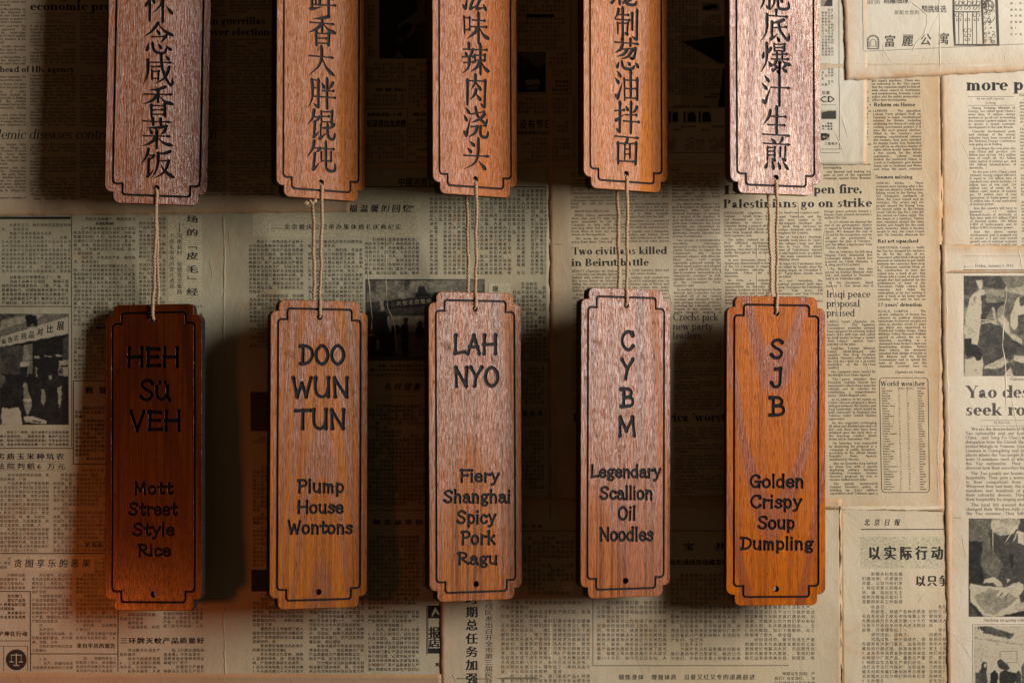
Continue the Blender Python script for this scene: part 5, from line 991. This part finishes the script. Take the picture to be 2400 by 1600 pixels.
# a quirky hand-cut alphabet: '~' bends through its points, '@' closes; cap height 100, x-height 68
ABC = {
 'H': (80, '13,101 10,0;9,50 70,53;70,102 70,0'), 'E': (70, '15,100 12,2;8,98 62,96;14,52 56,53;10,2 66,5'), 'S': (68, '~62,86 46,100 22,95 12,76 28,57 48,45 60,26 46,3 22,2 7,18'),
 'ü': (72, '~9,66 9,28 22,4 42,8 58,26;60,68 60,12 70,0;22,90 22,91;48,90 48,91'), 'V': (75, '7,101 36,0;36,0 67,101'), 'D': (78, '22,98 18,3;~6,98 40,98 66,80 72,48 56,14 30,2 8,2'),
 'O': (80, '@40,101 16,82 7,50 15,18 40,-1 65,18 73,50 64,82'), 'W': (94, '6,101 24,0;24,0 46,72;46,72 66,0;66,0 88,101'), 'U': (80, '~9,101 9,40 18,10 40,-1 60,14 68,40;69,101 69,0'),
 'N': (78, '13,0 10,101;10,99 64,2;66,0 68,101'), 'T': (76, '4,95 74,98;39,98 38,0'), 'L': (60, '12,101 10,3;8,2 58,10'), 'A': (76, '40,101 8,0;40,101 68,0;18,38 60,38'),
 'Y': (70, '6,101 34,50;64,101 34,50 26,0'), 'C': (70, '~66,80 50,100 28,96 10,68 11,32 30,3 52,2 68,20;66,80 64,96'), 'B': (72, '20,98 19,2;~6,98 40,99 58,82 50,58 22,52;~22,52 55,50 66,28 52,5 6,1'),
 'M': (86, '14,0 16,101;16,99 42,26;42,26 68,99;68,101 76,0'), 'J': (58, '28,96 50,98;~50,98 50,30 40,4 20,1 7,22'), 'P': (62, '15,99 12,-1;~6,96 40,101 60,82 52,58 17,48'),
 'R': (74, '16,99 13,-1;~6,96 42,101 60,82 52,60 17,50;~30,50 52,22 74,4'), 'F': (60, '14,99 11,-1;7,97 60,99;13,52 50,55'), 'G': (78, '~66,82 50,100 28,96 10,68 10,32 28,3 50,4 64,22;64,44 64,2;44,45 74,45'),
 'o': (56, '@27,68 10,56 5,33 11,8 27,-1 44,10 50,33 44,57'), 't': (46, '~24,92 21,30 24,6 34,2 44,12;5,62 44,65'), 'r': (42, '12,68 12,-1;~12,44 24,62 42,60'), 'e': (54, '~8,37 48,39 45,60 27,68 10,54 6,26 20,2 38,2 50,14'),
 'y': (54, '8,68 28,14;~52,68 32,14 22,-18 6,-27'), 'l': (22, '11,104 11,-1'), 'i': (22, '11,63 11,-1;11,97 11,98'), 'c': (50, '~46,54 30,68 12,54 6,28 18,3 34,1 48,14'), 'u': (58, '~9,68 9,22 22,1 40,8 47,26;49,68 49,-1'),
 'm': (80, '11,68 11,-1;~11,46 24,66 36,58 39,38;39,44 39,-1;~39,46 52,66 64,58 67,38;67,42 68,-1'), 'p': (56, '11,68 11,-28;~11,50 28,68 48,52 49,20 32,-1 11,14'), 's': (46, '~43,56 26,69 10,54 22,38 38,28 42,12 24,-1 6,9'),
 'n': (58, '11,68 11,-1;~11,46 28,68 44,60 48,36;48,42 48,-1'), 'h': (58, '11,104 11,-1;~11,46 28,68 44,60 48,36;48,42 48,-1'), 'a': (58, '~13,56 28,69 44,58 46,32;~47,40 46,10 56,0;~46,40 22,38 7,18 18,0 38,6 47,20'),
 'g': (58, '@29,68 14,58 10,44 16,30 30,26 42,34 46,48 40,62;46,60 57,67;~20,28 11,12 38,6 52,-8 40,-26 16,-24 9,-10 22,4'), 'k': (54, '11,104 11,-1;48,66 14,30;24,38 52,0'), 'd': (58, '48,104 48,-1;~48,50 30,68 9,52 6,20 24,-1 48,14'),
}
LOWER = [  # per sign: (text, left, right, top of capitals, baseline, slope)
 [('HEH', 296.5, 419, 813, 861.6), ('Sü', 325, 401, 888, 940), ('VEH', 302, 423, 961, 1011), ('Mott', 314.5, 406.4, 1128, 1159), ('Street', 300, 417, 1176, 1208.5), ('Style', 309, 409.5, 1224, 1256), ('Rice', 321.4, 401, 1273.6, 1304)],
 [('DOO', 699.5, 809.3, 807, 856), ('WUN', 683, 817, 882.6, 932.4), ('TUN', 689, 809, 957, 1007), ('Plump', 696.4, 806.6, 1122.4, 1155), ('House', 696.4, 805.5, 1172, 1203.6), ('Wontons', 673.5, 826.5, 1219, 1251.5)],
 [('LAH', 1062, 1165.5, 783, 832), ('NYO', 1064, 1170.4, 857.8, 907.5), ('Fiery', 1077.4, 1171.2, 1098.7, 1130), ('Shanghai', 1038, 1195.3, 1147, 1179), ('Spicy', 1069, 1163.5, 1195, 1227.7), ('Pork', 1079.3, 1161.6, 1243, 1276.3), ('Ragu', 1071, 1165.4, 1292.7, 1323.4)],
 [('C', 1453.6, 1487.6, 774.4, 822.2), ('Y', 1453.6, 1487, 839.8, 889.5), ('B', 1451.3, 1487.6, 907.5, 956), ('M', 1448.6, 1490.7, 974.5, 1023.5), ('Legendary', 1383.5, 1550, 1088.8, 1120), ('Scallion', 1404.6, 1529, 1138.5, 1171), ('Oil', 1446.7, 1488.8, 1185.6, 1219), ('Noodles', 1404.6, 1531.6, 1234.6, 1267.9)],
 [('S', 1803.5, 1836.7, 793.5, 841.7), ('J', 1803.5, 1833, 859.7, 909.5), ('B', 1800.4, 1840.6, 927.8, 976.4), ('Golden', 1756.4, 1882.7, 1111, 1143.5), ('Crispy', 1757.5, 1880, 1158.8, 1191.3), ('Soup', 1774.8, 1862.8, 1207.8, 1240.3), ('Dumpling', 1733.4, 1907.5, 1257.2, 1288.7)],
]
def bend(pts, closed):
    n = len(pts); out = []
    if n < 3: return list(pts)
    for i in range(n if closed else n - 1):
        g = (lambda k: pts[k % n]) if closed else (lambda k: pts[min(max(k, 0), n - 1)])
        p0, p1, p2, p3 = g(i - 1), g(i), g(i + 1), g(i + 2)
        for k in range(6):
            t = k / 6; out.append(tuple(.5 * (2 * p1[q] + (p2[q] - p0[q]) * t + (2 * p0[q] - 5 * p1[q] + 4 * p2[q] - p3[q]) * t * t + (3 * p1[q] - p0[q] - 3 * p2[q] + p3[q]) * t ** 3) for q in (0, 1)))
    out.append(pts[0] if closed else pts[-1]); return out
def hand_letter(ch):
    adv, src = ABC[ch]; S = []
    for part in src.split(';'):
        kind = part[0] if part[0] in '~@' else ''; nums = [tuple(map(float, p.split(','))) for p in part.lstrip('~@').split()]
        pts = bend(nums, kind == '@') if kind else nums; n = len(pts); st = []
        L = [0]
        for a_, b_ in zip(pts[:-1], pts[1:]): L.append(L[-1] + math.hypot(b_[0] - a_[0], b_[1] - a_[1]))
        T = sorted(set([l / L[-1] for l in L] + ([] if kind == '@' else [.1, .5, .9])))
        for t in T:
            x, y = float(np.interp(t * L[-1], L, [p[0] for p in pts])), float(np.interp(t * L[-1], L, [p[1] for p in pts]))
            w = 1.0 if kind == '@' else 1 + .28 * max(0, 1 - t / .1) - .10 * math.sin(math.pi * t) + .18 * max(0, (t - .9) / .1)
            st.append((x, y, w))
        S.append(st)
    return adv, S

def field_loops(strokes, res=.5, tol=.08):
    """union of tapering strokes [(x, y, r)...] -> closed outlines (outer ones anticlockwise)"""
    A_ = []
    for st in strokes:
        for p, q in zip(st[:-1], st[1:]): A_.append((*p, *q))
    A_ = np.array(A_); m = A_[:, [2, 5]].max() + 1.5
    x0, y0 = min(A_[:, 0].min(), A_[:, 3].min()) - m, min(A_[:, 1].min(), A_[:, 4].min()) - m; x1, y1 = max(A_[:, 0].max(), A_[:, 3].max()) + m, max(A_[:, 1].max(), A_[:, 4].max()) + m
    xs, ys = np.arange(x0, x1, res), np.arange(y0, y1, res); X, Y = np.meshgrid(xs, ys); D = np.full(X.shape, 9.0)
    for ax, ay, ar, bx, by, br in A_:
        dx, dy = bx - ax, by - ay; LL = dx * dx + dy * dy + 1e-9
        mr = max(ar, br) + 2; i0, i1 = np.searchsorted(xs, [min(ax, bx) - mr, max(ax, bx) + mr]); j0, j1 = np.searchsorted(ys, [min(ay, by) - mr, max(ay, by) + mr])
        sx, sy = X[j0:j1, i0:i1], Y[j0:j1, i0:i1]; t = np.clip(((sx - ax) * dx + (sy - ay) * dy) / LL, 0, 1)
        d_ = np.hypot(sx - ax - t * dx, sy - ay - t * dy) - (ar + (br - ar) * t); D[j0:j1, i0:i1] = np.minimum(D[j0:j1, i0:i1], d_)
    D[np.abs(D) < 1e-6] = 1e-6
    nxt = {}; ny_, nx_ = D.shape; I = D < 0
    code = I[:-1, :-1] * 1 + I[:-1, 1:] * 2 + I[1:, 1:] * 4 + I[1:, :-1] * 8
    def H(j, i): t = D[j, i] / (D[j, i] - D[j, i + 1]); return ('h', j, i), (xs[i] + t * res, ys[j])
    def V_(j, i): t = D[j, i] / (D[j, i] - D[j + 1, i]); return ('v', j, i), (xs[i], ys[j] + t * res)
    tab = {1: [('B', 'L')], 2: [('R', 'B')], 3: [('R', 'L')], 4: [('T', 'R')], 5: [('B', 'R'), ('T', 'L')], 6: [('T', 'B')], 7: [('T', 'L')], 8: [('L', 'T')], 9: [('B', 'T')], 10: [('R', 'T'), ('L', 'B')], 11: [('R', 'T')], 12: [('L', 'R')], 13: [('B', 'R')], 14: [('L', 'B')]}
    pos = {}
    for j, i in zip(*np.nonzero((code > 0) & (code < 15))):
        E = {'B': lambda: H(j, i), 'T': lambda: H(j + 1, i), 'L': lambda: V_(j, i), 'R': lambda: V_(j, i + 1)}
        for a_, b_ in tab[int(code[j, i])]:
            (ka, pa), (kb, pb) = E[a_](), E[b_](); nxt[ka] = kb; pos[ka] = pa; pos[kb] = pb
    loops = []
    while nxt:
        k0 = next(iter(nxt)); k = k0; lp = []
        while k in nxt: lp.append(pos[k]); k = nxt.pop(k)
        P = np.array(lp)
        if len(P) < 8: continue
        keep = dp(P, tol); 
        if len(keep) >= 4: loops.append(P[keep])
    return loops
def dp(P, tol):
    n = len(P); k = int(np.argmax(np.hypot(*(P - P[0]).T))); out = set()
    def rec(a_, b_):
        st = [(a_, b_)]
        while st:
            i, j = st.pop(); out.add(i % n); out.add(j % n)
            if j - i < 2: continue
            A_, B_ = P[i % n], P[j % n]; Q = P[[q % n for q in range(i + 1, j)]]; d_ = B_ - A_; L = np.hypot(*d_) + 1e-12
            h_ = np.abs((Q - A_) @ np.array([-d_[1], d_[0]])) / L; m = int(np.argmax(h_))
            if h_[m] > tol: st += [(i, i + 1 + m), (i + 1 + m, j)]
    rec(0, k); rec(k, n); return sorted(out)
def area2(P): return float(np.sum(P[:, 0] * np.roll(P[:, 1], -1) - np.roll(P[:, 0], -1) * P[:, 1]))
def push(P, d_):
    """offset a closed outline along its normals: towards its inside for d_>0 when anticlockwise"""
    a_ = P - np.roll(P, 1, 0); b_ = np.roll(P, -1, 0) - P
    a_ /= np.hypot(*a_.T)[:, None] + 1e-12; b_ /= np.hypot(*b_.T)[:, None] + 1e-12
    n = np.stack([-(a_[:, 1] + b_[:, 1]), a_[:, 0] + b_[:, 0]], 1); L = np.hypot(*n.T)[:, None] + 1e-9
    return P + n / L * d_ * np.clip(2 / L, 1, 1.5)
def fill(loops):
    cu = bpy.data.curves.new('f', 'CURVE'); cu.dimensions = '2D'; cu.fill_mode = 'FRONT'
    for P in loops:
        sp = cu.splines.new('POLY'); sp.points.add(len(P) - 1); sp.use_cyclic_u = True
        sp.points.foreach_set('co', np.concatenate([P, np.zeros((len(P), 1)), np.ones((len(P), 1))], 1).ravel())
    o = bpy.data.objects.new('f', cu); COL.objects.link(o); bpy.context.view_layer.update()
    me = bpy.data.meshes.new_from_object(o.evaluated_get(bpy.context.evaluated_depsgraph_get())); me.calc_loop_triangles()
    v = np.zeros(len(me.vertices) * 3); me.vertices.foreach_get('co', v); v = v.reshape(-1, 3)[:, :2]
    t = np.zeros(len(me.loop_triangles) * 3, np.int32); me.loop_triangles.foreach_get('vertices', t); t = t.reshape(-1, 3)
    bpy.data.objects.remove(o); bpy.data.curves.remove(cu); bpy.data.meshes.remove(me)
    p, q, r = v[t[:, 0]], v[t[:, 1]], v[t[:, 2]]; ar = (q[:, 0] - p[:, 0]) * (r[:, 1] - p[:, 1]) - (q[:, 1] - p[:, 1]) * (r[:, 0] - p[:, 0])
    t[ar < 0] = t[ar < 0][:, ::-1]
    return v, t
class MB:
    """collects faces in board space: x right, z up, y into the wall (plan units), face of the board at y = 0"""
    def __init__(s): s.v = []; s.f = []; s.m = []
    def fillat(s, loops, y, mi, flip=False):
        v, t = fill(loops); n = len(s.v); s.v += [(p[0], y, p[1]) for p in v]; s.f += [tuple(int(k) + n for k in (q[::-1] if flip else q)) for q in t]; s.m += [mi] * len(t)
    def wallof(s, P, ya, Q, yb, mi):
        """band from outline P at depth ya to Q at depth yb"""
        n = len(s.v); k = len(P); s.v += [(p[0], ya, p[1]) for p in P] + [(p[0], yb, p[1]) for p in Q]
        for i in range(k): j = (i + 1) % k; s.f.append((n + i, n + k + i, n + k + j, n + j)); s.m.append(mi)
    def build(s, name, mats, parent, **props):
        me = bpy.data.meshes.new(name); me.from_pydata([(x * U, y * U, z * U) for x, y, z in s.v], [], s.f)
        for m in mats: me.materials.append(m)
        me.polygons.foreach_set('material_index', s.m); me.update()
        return link(name, me, parent, **props)

BW, BH, BT = 234.3, 706.3, 24.6
def corner(pts, r, segs):
    """round each convex corner of a closed anticlockwise polygon by its own radius"""
    out = []; n = len(pts)
    for i in range(n):
        p, a_, b_ = np.array(pts[i]), np.array(pts[i - 1]), np.array(pts[(i + 1) % n]); rr = r[i]
        u, v = (a_ - p) / np.hypot(*(a_ - p)), (b_ - p) / np.hypot(*(b_ - p))
        if rr <= 0: out.append(p); continue
        c_ = p + (u + v) * rr
        for k in range(segs + 1):
            t = k / segs * math.pi / 2; out.append(c_ - v * rr * math.cos(t) - u * rr * math.sin(t))
    return np.array(out)
def plaque(ix, iy, nx_, ny_, rs, rt):
    a_, b_ = BW / 2 - ix, BH / 2 - iy; c_, d_ = BW / 2 - nx_, BH / 2 - ny_
    P = [(a_, -d_), (a_, d_), (c_, d_), (c_, b_), (-c_, b_), (-c_, d_), (-a_, d_), (-a_, -d_), (-c_, -d_), (-c_, -b_), (c_, -b_), (c_, -d_)]
    return corner(P, [rs, rs, 0, rt, rt, 0, rs, rs, 0, rt, rt, 0], 7)
OUT = plaque(0, 0, 19.5, 25.0, 15.5, 14)
GRO = plaque(14.7, 16.8, 36.9, 41.5, 11, 9.5); GRI = plaque(20.1, 22.2, 42.3, 46.9, 6.5, 5)
def disc(cx, cz, r, n=28): t = np.arange(n) * 2 * math.pi / n; return np.stack([cx + r * np.cos(t), cz + r * np.sin(t)], 1)

def rotm(yaw, pitch, roll): return Matrix.Rotation(yaw, 3, 'Z') @ Matrix.Rotation(pitch, 3, 'X') @ Matrix.Rotation(roll, 3, 'Y')
def sign(label, pose, wood, letters, kind):
    x, z, g, yaw, pitch, roll = pose; R = rotm(yaw, pitch, roll)
    root = bpy.data.objects.new('wooden_sign', None); COL.objects.link(root); root.empty_display_size = .01
    root.location = (x * U, -g * U, z * U); root.rotation_euler = R.to_euler()
    root['label'] = label; root['category'] = 'wooden sign'; root['group'] = 'carved wooden menu signs hanging in two rows'
    # plan point (photograph survey) -> board plane
    Rn = np.array(R); o_ = np.array([x, -g, z]); cam_ = np.array([0, -DIST, 0.])
    def loc(px, py):
        d_ = np.array([px - 1200, DIST, 800 - py]); n = Rn[:, 1]; t = ((o_ - cam_) @ n) / (d_ @ n); q = Rn.T @ (cam_ + t * d_ - o_); return q[0], q[2]
    glyphs = []; every = []
    for strokes in letters:
        S = []
        for st in strokes:
            T = []
            for px, py, r in st:
                a_, b_ = loc(px, py); k = math.hypot(loc(px + 1, py)[0] - a_, loc(px, py + 1)[1] - b_) / 1.414; T.append((a_, b_, r * k))
            S.append(T)
        lp = field_loops([[(a_, b_, r + .22) for a_, b_, r in T] for T in S])
        if lp: glyphs.append(lp); every += [[(a_, b_, r + .22) for a_, b_, r in T] for T in S]
    holes = [disc(0, BH / 2 - 38, 7.2), disc(0, -BH / 2 + 37.5, 7.2)]
    mb = MB(); ch = .55
    cut = field_loops(every)
    face = [push(OUT, 1.3), GRO, GRI] + holes + cut
    mb.fillat(face, 0, 0)
    mb.wallof(push(OUT, 1.3)[::-1], 0, push(OUT, .45)[::-1], .35, 0); mb.wallof(push(OUT, .45)[::-1], .35, OUT[::-1], 1.3, 0); mb.wallof(OUT[::-1], 1.3, OUT[::-1], 2.1, 0); mb.wallof(OUT[::-1], 2.1, OUT[::-1], BT, 1)
    mb.fillat([OUT] + [push(h_, ch) for h_ in holes], BT, 1, True)
    for P, s_ in [(GRO, 1), (GRI, -1)] + [(h_, 1) for h_ in holes] + [(P, 1) for P in cut]:
        mb.wallof(P, 0, push(P, ch), 1.0, 0) if s_ > 0 else mb.wallof(P[::-1], 0, push(P, -ch)[::-1], 1.0, 0)
    for h_ in holes: mb.wallof(push(h_, ch), 1.0, push(h_, ch), BT, 1)
    mb.build('board', [wood, EDGE], root)
    gb = MB(); dep = 3.2
    gb.wallof(push(GRO, ch), 1.0, push(GRO, .7), dep, 0); gb.wallof(push(GRI, -ch)[::-1], 1.0, push(GRI, -.7)[::-1], dep, 0); gb.fillat([push(GRO, .7), push(GRI, -.7)], dep, 0)
    gb.build('carved_border', [BURNT], root)
    for lp in glyphs:
        m = MB()
        Q = [push(P, ch) for P in lp]
        for P in Q: m.wallof(P, 1.0, P, dep, 0)
        m.fillat(Q, dep, 0); m.build(kind, [BURNT], root)
    return root, R, o_

POSE = [(-827.8,-266.4,83.0,-0.1891,-0.0461,-0.0159),(-445.2,-259.7,80.8,0.3958,-0.0364,0.0156),(-83.6,-240.5,92.6,0.4530,-0.0357,0.0127),(261.9,-232.2,109.1,0.4568,-0.0304,0.0195),(603.8,-249.1,133.8,0.1587,-0.0428,0.0131),
 (-817.1,667.6,92.6,-0.1305,0.1510,0.0508),(-440.6,685.0,64.2,0.6151,-0.0357,0.0245),(-84.0,684.3,134.6,0.6247,-0.0302,0.0179),(261.3,698.4,120.7,0.5672,-0.0322,0.0204),(595.0,682.9,191.4,0.3967,-0.0220,0.0064)]
GAP = [75, 98, 107, 115, 118, 95, 116, 125, 130, 165]              # how far each board hangs off the wall; size in view kept
POSE = [(x * (DIST - G) / (DIST - g), z * (DIST - G) / (DIST - g), G, a_, b_, c_) for (x, z, g, a_, b_, c_), G in zip(POSE, GAP)]
POSE[5] = (-812.5, 668.5, 95, .27, .0, .02)
def wd(n, lite, dark, seed, **k): return wood_mat('varnished_wood_' + n, lite, dark, seed, **k)
WL = [wd('red_brown', (.13, .024, .0025), (.09, .015, .002), 1.0, ringw=.5, centre=-30, spec=(.40, .46), relief_=.00003), wd('amber', (.38, .112, .007), (.25, .068, .008), 2.4, ringw=1.5, centre=6, zf=12, zone=.5, phase=.30, streak=.4, spec=(.18, .36), relief_=.00007),
      wd('rosy_brown', (.38, .120, .022), (.31, .090, .018), 3.7, ringw=.35, centre=-10, streak=.75, zf=4, zone=.25, spec=(.3, .6)), wd('rosy_streaked', (.37, .110, .022), (.30, .082, .018), 5.1, ringw=.15, centre=-80, streak=.85, zf=3, zone=.12, spec=(.35, .75)),
      wd('orange', (.47, .116, .002), (.27, .056, .004), 6.95, ringw=.62, centre=-4, up=-1, zf=12, streak=.3, zone=.6, phase=.05, spec=(.16, .38), relief_=.00008)]
WU = [wd('brown_grained', (.27, .070, .009), (.25, .066, .012), 8.2, streak=.4, split=(10, -1), spec=(.5, .8)), wd('pinkish', (.38, .105, .006), (.34, .100, .014), 9.6, streak=.35, split=(62, 1), spec=(.12, .26)), wd('chestnut', (.42, .108, .004), (.36, .098, .011), 11.3, streak=.35, split=(18, 1), spec=(.2, .38)),
      wd('honey', (.50, .140, .004), (.41, .120, .013), 12.8, streak=.35, split=(52, 1), spec=(.15, .4)), wd('silvery', (.44, .17, .06), (.28, .085, .03), 14.5, ringw=.5, centre=50, zone=.55, zf=5, spec=(1.0, .8))]
ROOTS = []
for i, (txt, col_) in enumerate([('heh su veh and Mott Street Style Rice', 'dark red-brown'), ('Doo Wun Tun and Plump House Wontons', 'amber brown'), ('Lah Nyo and Fiery Shanghai Spicy Pork Ragu', 'rosy streaked'), ('C Y B M and Legendary Scallion Oil Noodles', 'pale rosy'), ('S J B and Golden Crispy Soup Dumpling', 'bright orange')]):
    L = []
    for line in LOWER[i]:
        t, xa, xb, yt, yb = line; big = yb - yt > 40; cap = yb - yt; r0 = (8.3 if big else 6.2) / 2
        W = [hand_letter(c_) for c_ in t]; tot = 0; xs_ = []
        for (adv, S) in W: xs_.append(tot); tot += adv + (7 if big else 9)
        xr = max(max(p[0] for st in S for p in st) + x_ for (adv, S), x_ in zip(W, xs_)); xl = min(p[0] for st in W[0][1] for p in st)
        k = (xb - xa - 2 * r0) / max(1, xr - xl); ch_ = cap - 2 * r0 * .8
        for (adv, S), x_ in zip(W, xs_):
            L.append([[(xa + r0 + (px - xl + x_) * k + rnd.uniform(-.15, .15), yb - r0 * .8 - py * ch_ / 100, r0 * w) for px, py, w in st] for st in S])
    ROOTS.append(sign('%s sign carved %s, lower row' % (col_, txt.replace('heh su veh', 'Heh Su Veh')), POSE[i], WL[i], L, 'carved_letter'))
for i, (txt, col_) in enumerate([('怀念咸香菜饭', 'brown'), ('鲜香大胖馄饨', 'pinkish brown'), ('滋味辣肉浇头', 'chestnut'), ('秘制葱油拌面', 'honey coloured'), ('脆底爆汁生煎', 'pale silvery')]):
    x0, src = ROWS[i]; L = []
    for row in src.split('\n'):
        S = []
        for part in row[2:].split(';'):
            w = part.split(); pts = [tuple(map(float, q.split(','))) for q in w[1:]]
            S.append([(x0 + a_ / 3.7357, b_ / 3.7333, r * 1.32 / 3.735) for a_, b_, r in brush(w[0], pts)])
        L.append(S)
    nm = ['leftmost', 'second from left', 'middle', 'second from right', 'rightmost'][i]
    ROOTS.append(sign('%s wooden sign carved with Chinese characters, %s of the upper row' % (col_, nm), POSE[5 + i], WU[i], L, 'carved_character'))

# ------------------------------------------------------------------ jute cords
def tube(path, r, nseg, V, F):
    """round tube along path (n,3)"""
    P = np.array(path); n = len(P); T = np.gradient(P, axis=0); T /= np.linalg.norm(T, axis=1)[:, None] + 1e-12
    ref = np.array([0.31, .9, .2]); A_ = np.cross(T, ref); A_ /= np.linalg.norm(A_, axis=1)[:, None] + 1e-9; B_ = np.cross(T, A_)
    rr = np.broadcast_to(r, (n,)); b = len(V)
    for i in range(n):
        for k in range(nseg):
            t = 2 * math.pi * k / nseg; V.append(tuple(P[i] + rr[i] * (math.cos(t) * A_[i] + math.sin(t) * B_[i])))
    for i in range(n - 1):
        for k in range(nseg): F.append((b + i * nseg + k, b + i * nseg + (k + 1) % nseg, b + (i + 1) * nseg + (k + 1) % nseg, b + (i + 1) * nseg + k))
def rope(ctrl, V, F, rr=2.2, pitch=15.0, fuzz=1.0):
    """two plies laid round one another along the control points, with stray fibres"""
    C_ = np.array(ctrl, float); t = np.concatenate([[0], np.cumsum(np.linalg.norm(np.diff(C_, axis=0), axis=1))]); n = int(t[-1] / 1.3)
    tt = np.linspace(0, t[-1], n); P = np.stack([np.interp(tt, t, C_[:, k]) for k in range(3)], 1)
    for _ in range(3): P[1:-1] = (P[:-2] + 2 * P[1:-1] + P[2:]) / 4
    P[:, 0] += .9 * np.sin(tt / 17 + ctrl[0][0]) + .3 * np.sin(tt / 7.3); P[:, 1] += .4 * np.sin(tt / 13)
    T = np.gradient(P, axis=0); T /= np.linalg.norm(T, axis=1)[:, None]; A_ = np.cross(T, [0, 1, .01]); A_ /= np.linalg.norm(A_, axis=1)[:, None]; B_ = np.cross(T, A_)
    for ph in (0, math.pi):
        a_ = tt / pitch * 2 * math.pi + ph + .4 * np.sin(tt / 23)
        Q = P + (np.cos(a_)[:, None] * A_ + np.sin(a_)[:, None] * B_) * rr * .85
        tube(Q * U, rr * U * (1 + .16 * np.sin(tt / 3.7 + ph) + .1 * np.sin(tt / 1.9)), 7, V, F)
    R_ = rnd
    for k in range(int(t[-1] * 1.4 * fuzz)):
        i = R_.randrange(n); a_ = R_.uniform(0, 6.28); d_ = math.cos(a_) * A_[i] + math.sin(a_) * B_[i]; L = R_.choice([4, 5, 6, 8, 13]); p = P[i] + d_ * rr
        q1 = p + d_ * L * .35 + T[i] * R_.uniform(-2, 2); q2 = q1 + d_ * L * .3 + T[i] * R_.uniform(-4, 4) + np.array([R_.uniform(-1, 1), 0, -.6])
        tube(np.array([p, q1, q2]) * U, np.array([.16, .13, .06]) * U, 3, V, F)
def hair(p, q, s, V, F):
    p, q = np.array(p, float), np.array(q, float); m = [p + (q - p) * t + np.array(s) * math.sin(t * math.pi) for t in np.linspace(0, 1, 7)]
    tube(np.array(m) * U, .17 * U, 3, V, F)
def at(root, lx, ly, lz):
    R, o_ = root[1], root[2]; return np.array(o_) + np.array(R) @ np.array([lx, ly, lz])
names = ['first', 'second', 'third', 'fourth', 'fifth']
for i in range(5):
    lo, up_ = ROOTS[i], ROOTS[5 + i]; zb, zt = -BH / 2, BH / 2; s_ = -1 if i != 0 else 1; off = [2.5, -4, -4, -4, -3][i]
    V, F = [], []
    front = [at(up_, 0, 14, zb + 37.5), at(up_, 0, 4, zb + 33), at(up_, .5, -2.6, zb + 28), at(up_, 1, -2.4, zb + 12), at(up_, 1, -2.2, zb + 1)]
    end = [at(lo, 0, -2.2, zt - 1), at(lo, 0, -2.4, zt - 14), at(lo, 0, -2.4, zt - 30), at(lo, 0, 3, zt - 36), at(lo, 0, 14, zt - 38)]
    rope(front + end, V, F)
    back = [at(up_, -.5, 14, zb + 37.5), at(up_, off, BT + 2, zb + 30), at(up_, off * 1.6, BT + 3, zb + 6)]
    bend_ = [at(lo, off, BT + 3, zt - 4), at(lo, off, BT + 2, zt - 30), at(lo, -.5, 14, zt - 38)]
    rope(back + bend_, V, F, pitch=16)
    if i == 0:
        c0 = at(up_, -4, 2, zb - 18)
        for k in range(26): hair(c0 + [rnd.uniform(-4, 6), rnd.uniform(-2, 2), rnd.uniform(-16, 8)], c0 + [rnd.uniform(-12, 10), rnd.uniform(-5, 4), rnd.uniform(-26, 6)], (rnd.uniform(-2, 2), 0, -1), V, F)
    root = link('jute_cord', mesh_np('jute_cord', V, F, [JUTE], smooth=True), label='twisted jute cord tying the %s pair of signs, counted from the left' % names[i], category='cord', group='jute cords joining the upper and lower signs')
    pz = at(up_, 0, 0, zb); vv = np.array([v.co for v in root.data.vertices]); cen = np.array(pz) * U
    root.data.vertices.foreach_set('co', (vv - cen).astype(np.float32).ravel()); root.location = cen; root.data.update()
    if i in (1, 4):
        V, F = [], []; c0 = (at(up_, -27, 14, zb - 8) if i == 1 else at(lo, -13, 20, zt + 5))
        for k in range(3):
            t = np.linspace(0, 2 * math.pi * (1.1 if i == 1 else .8), 22); rr_ = 4.2 + k
            ring = np.stack([c0[0] + rr_ * np.cos(t) * (1.3 if k == 1 else .8), c0[1] + rr_ * .6 * np.sin(t * 1.2 + k), c0[2] + rr_ * .8 * np.sin(t + k)], 1); tube(ring * U, 2.0 * U, 7, V, F)
        if i == 1: rope([c0 + [4, 0, 0], c0 + [10, 0, -1], c0 + [16, 1, 2], c0 + [20, 6, 12]], V, F, rr=2.3)
        for k in range(90): 
            a_ = rnd.uniform(0, 6.28); e_ = rnd.uniform(-1, 1); L = rnd.uniform(5, 12); d_ = np.array([math.cos(a_), e_ * .5, math.sin(a_)]); hair(c0 + d_ * 3, c0 + d_ * L + [rnd.uniform(-2, 2), 0, rnd.uniform(-3, 2)], (rnd.uniform(-2, 2), 0, rnd.uniform(-2, 2)), V, F)
        link('knot', mesh_np('knot', np.array(V) - cen, F, [JUTE], smooth=True), root, label='frayed knot')
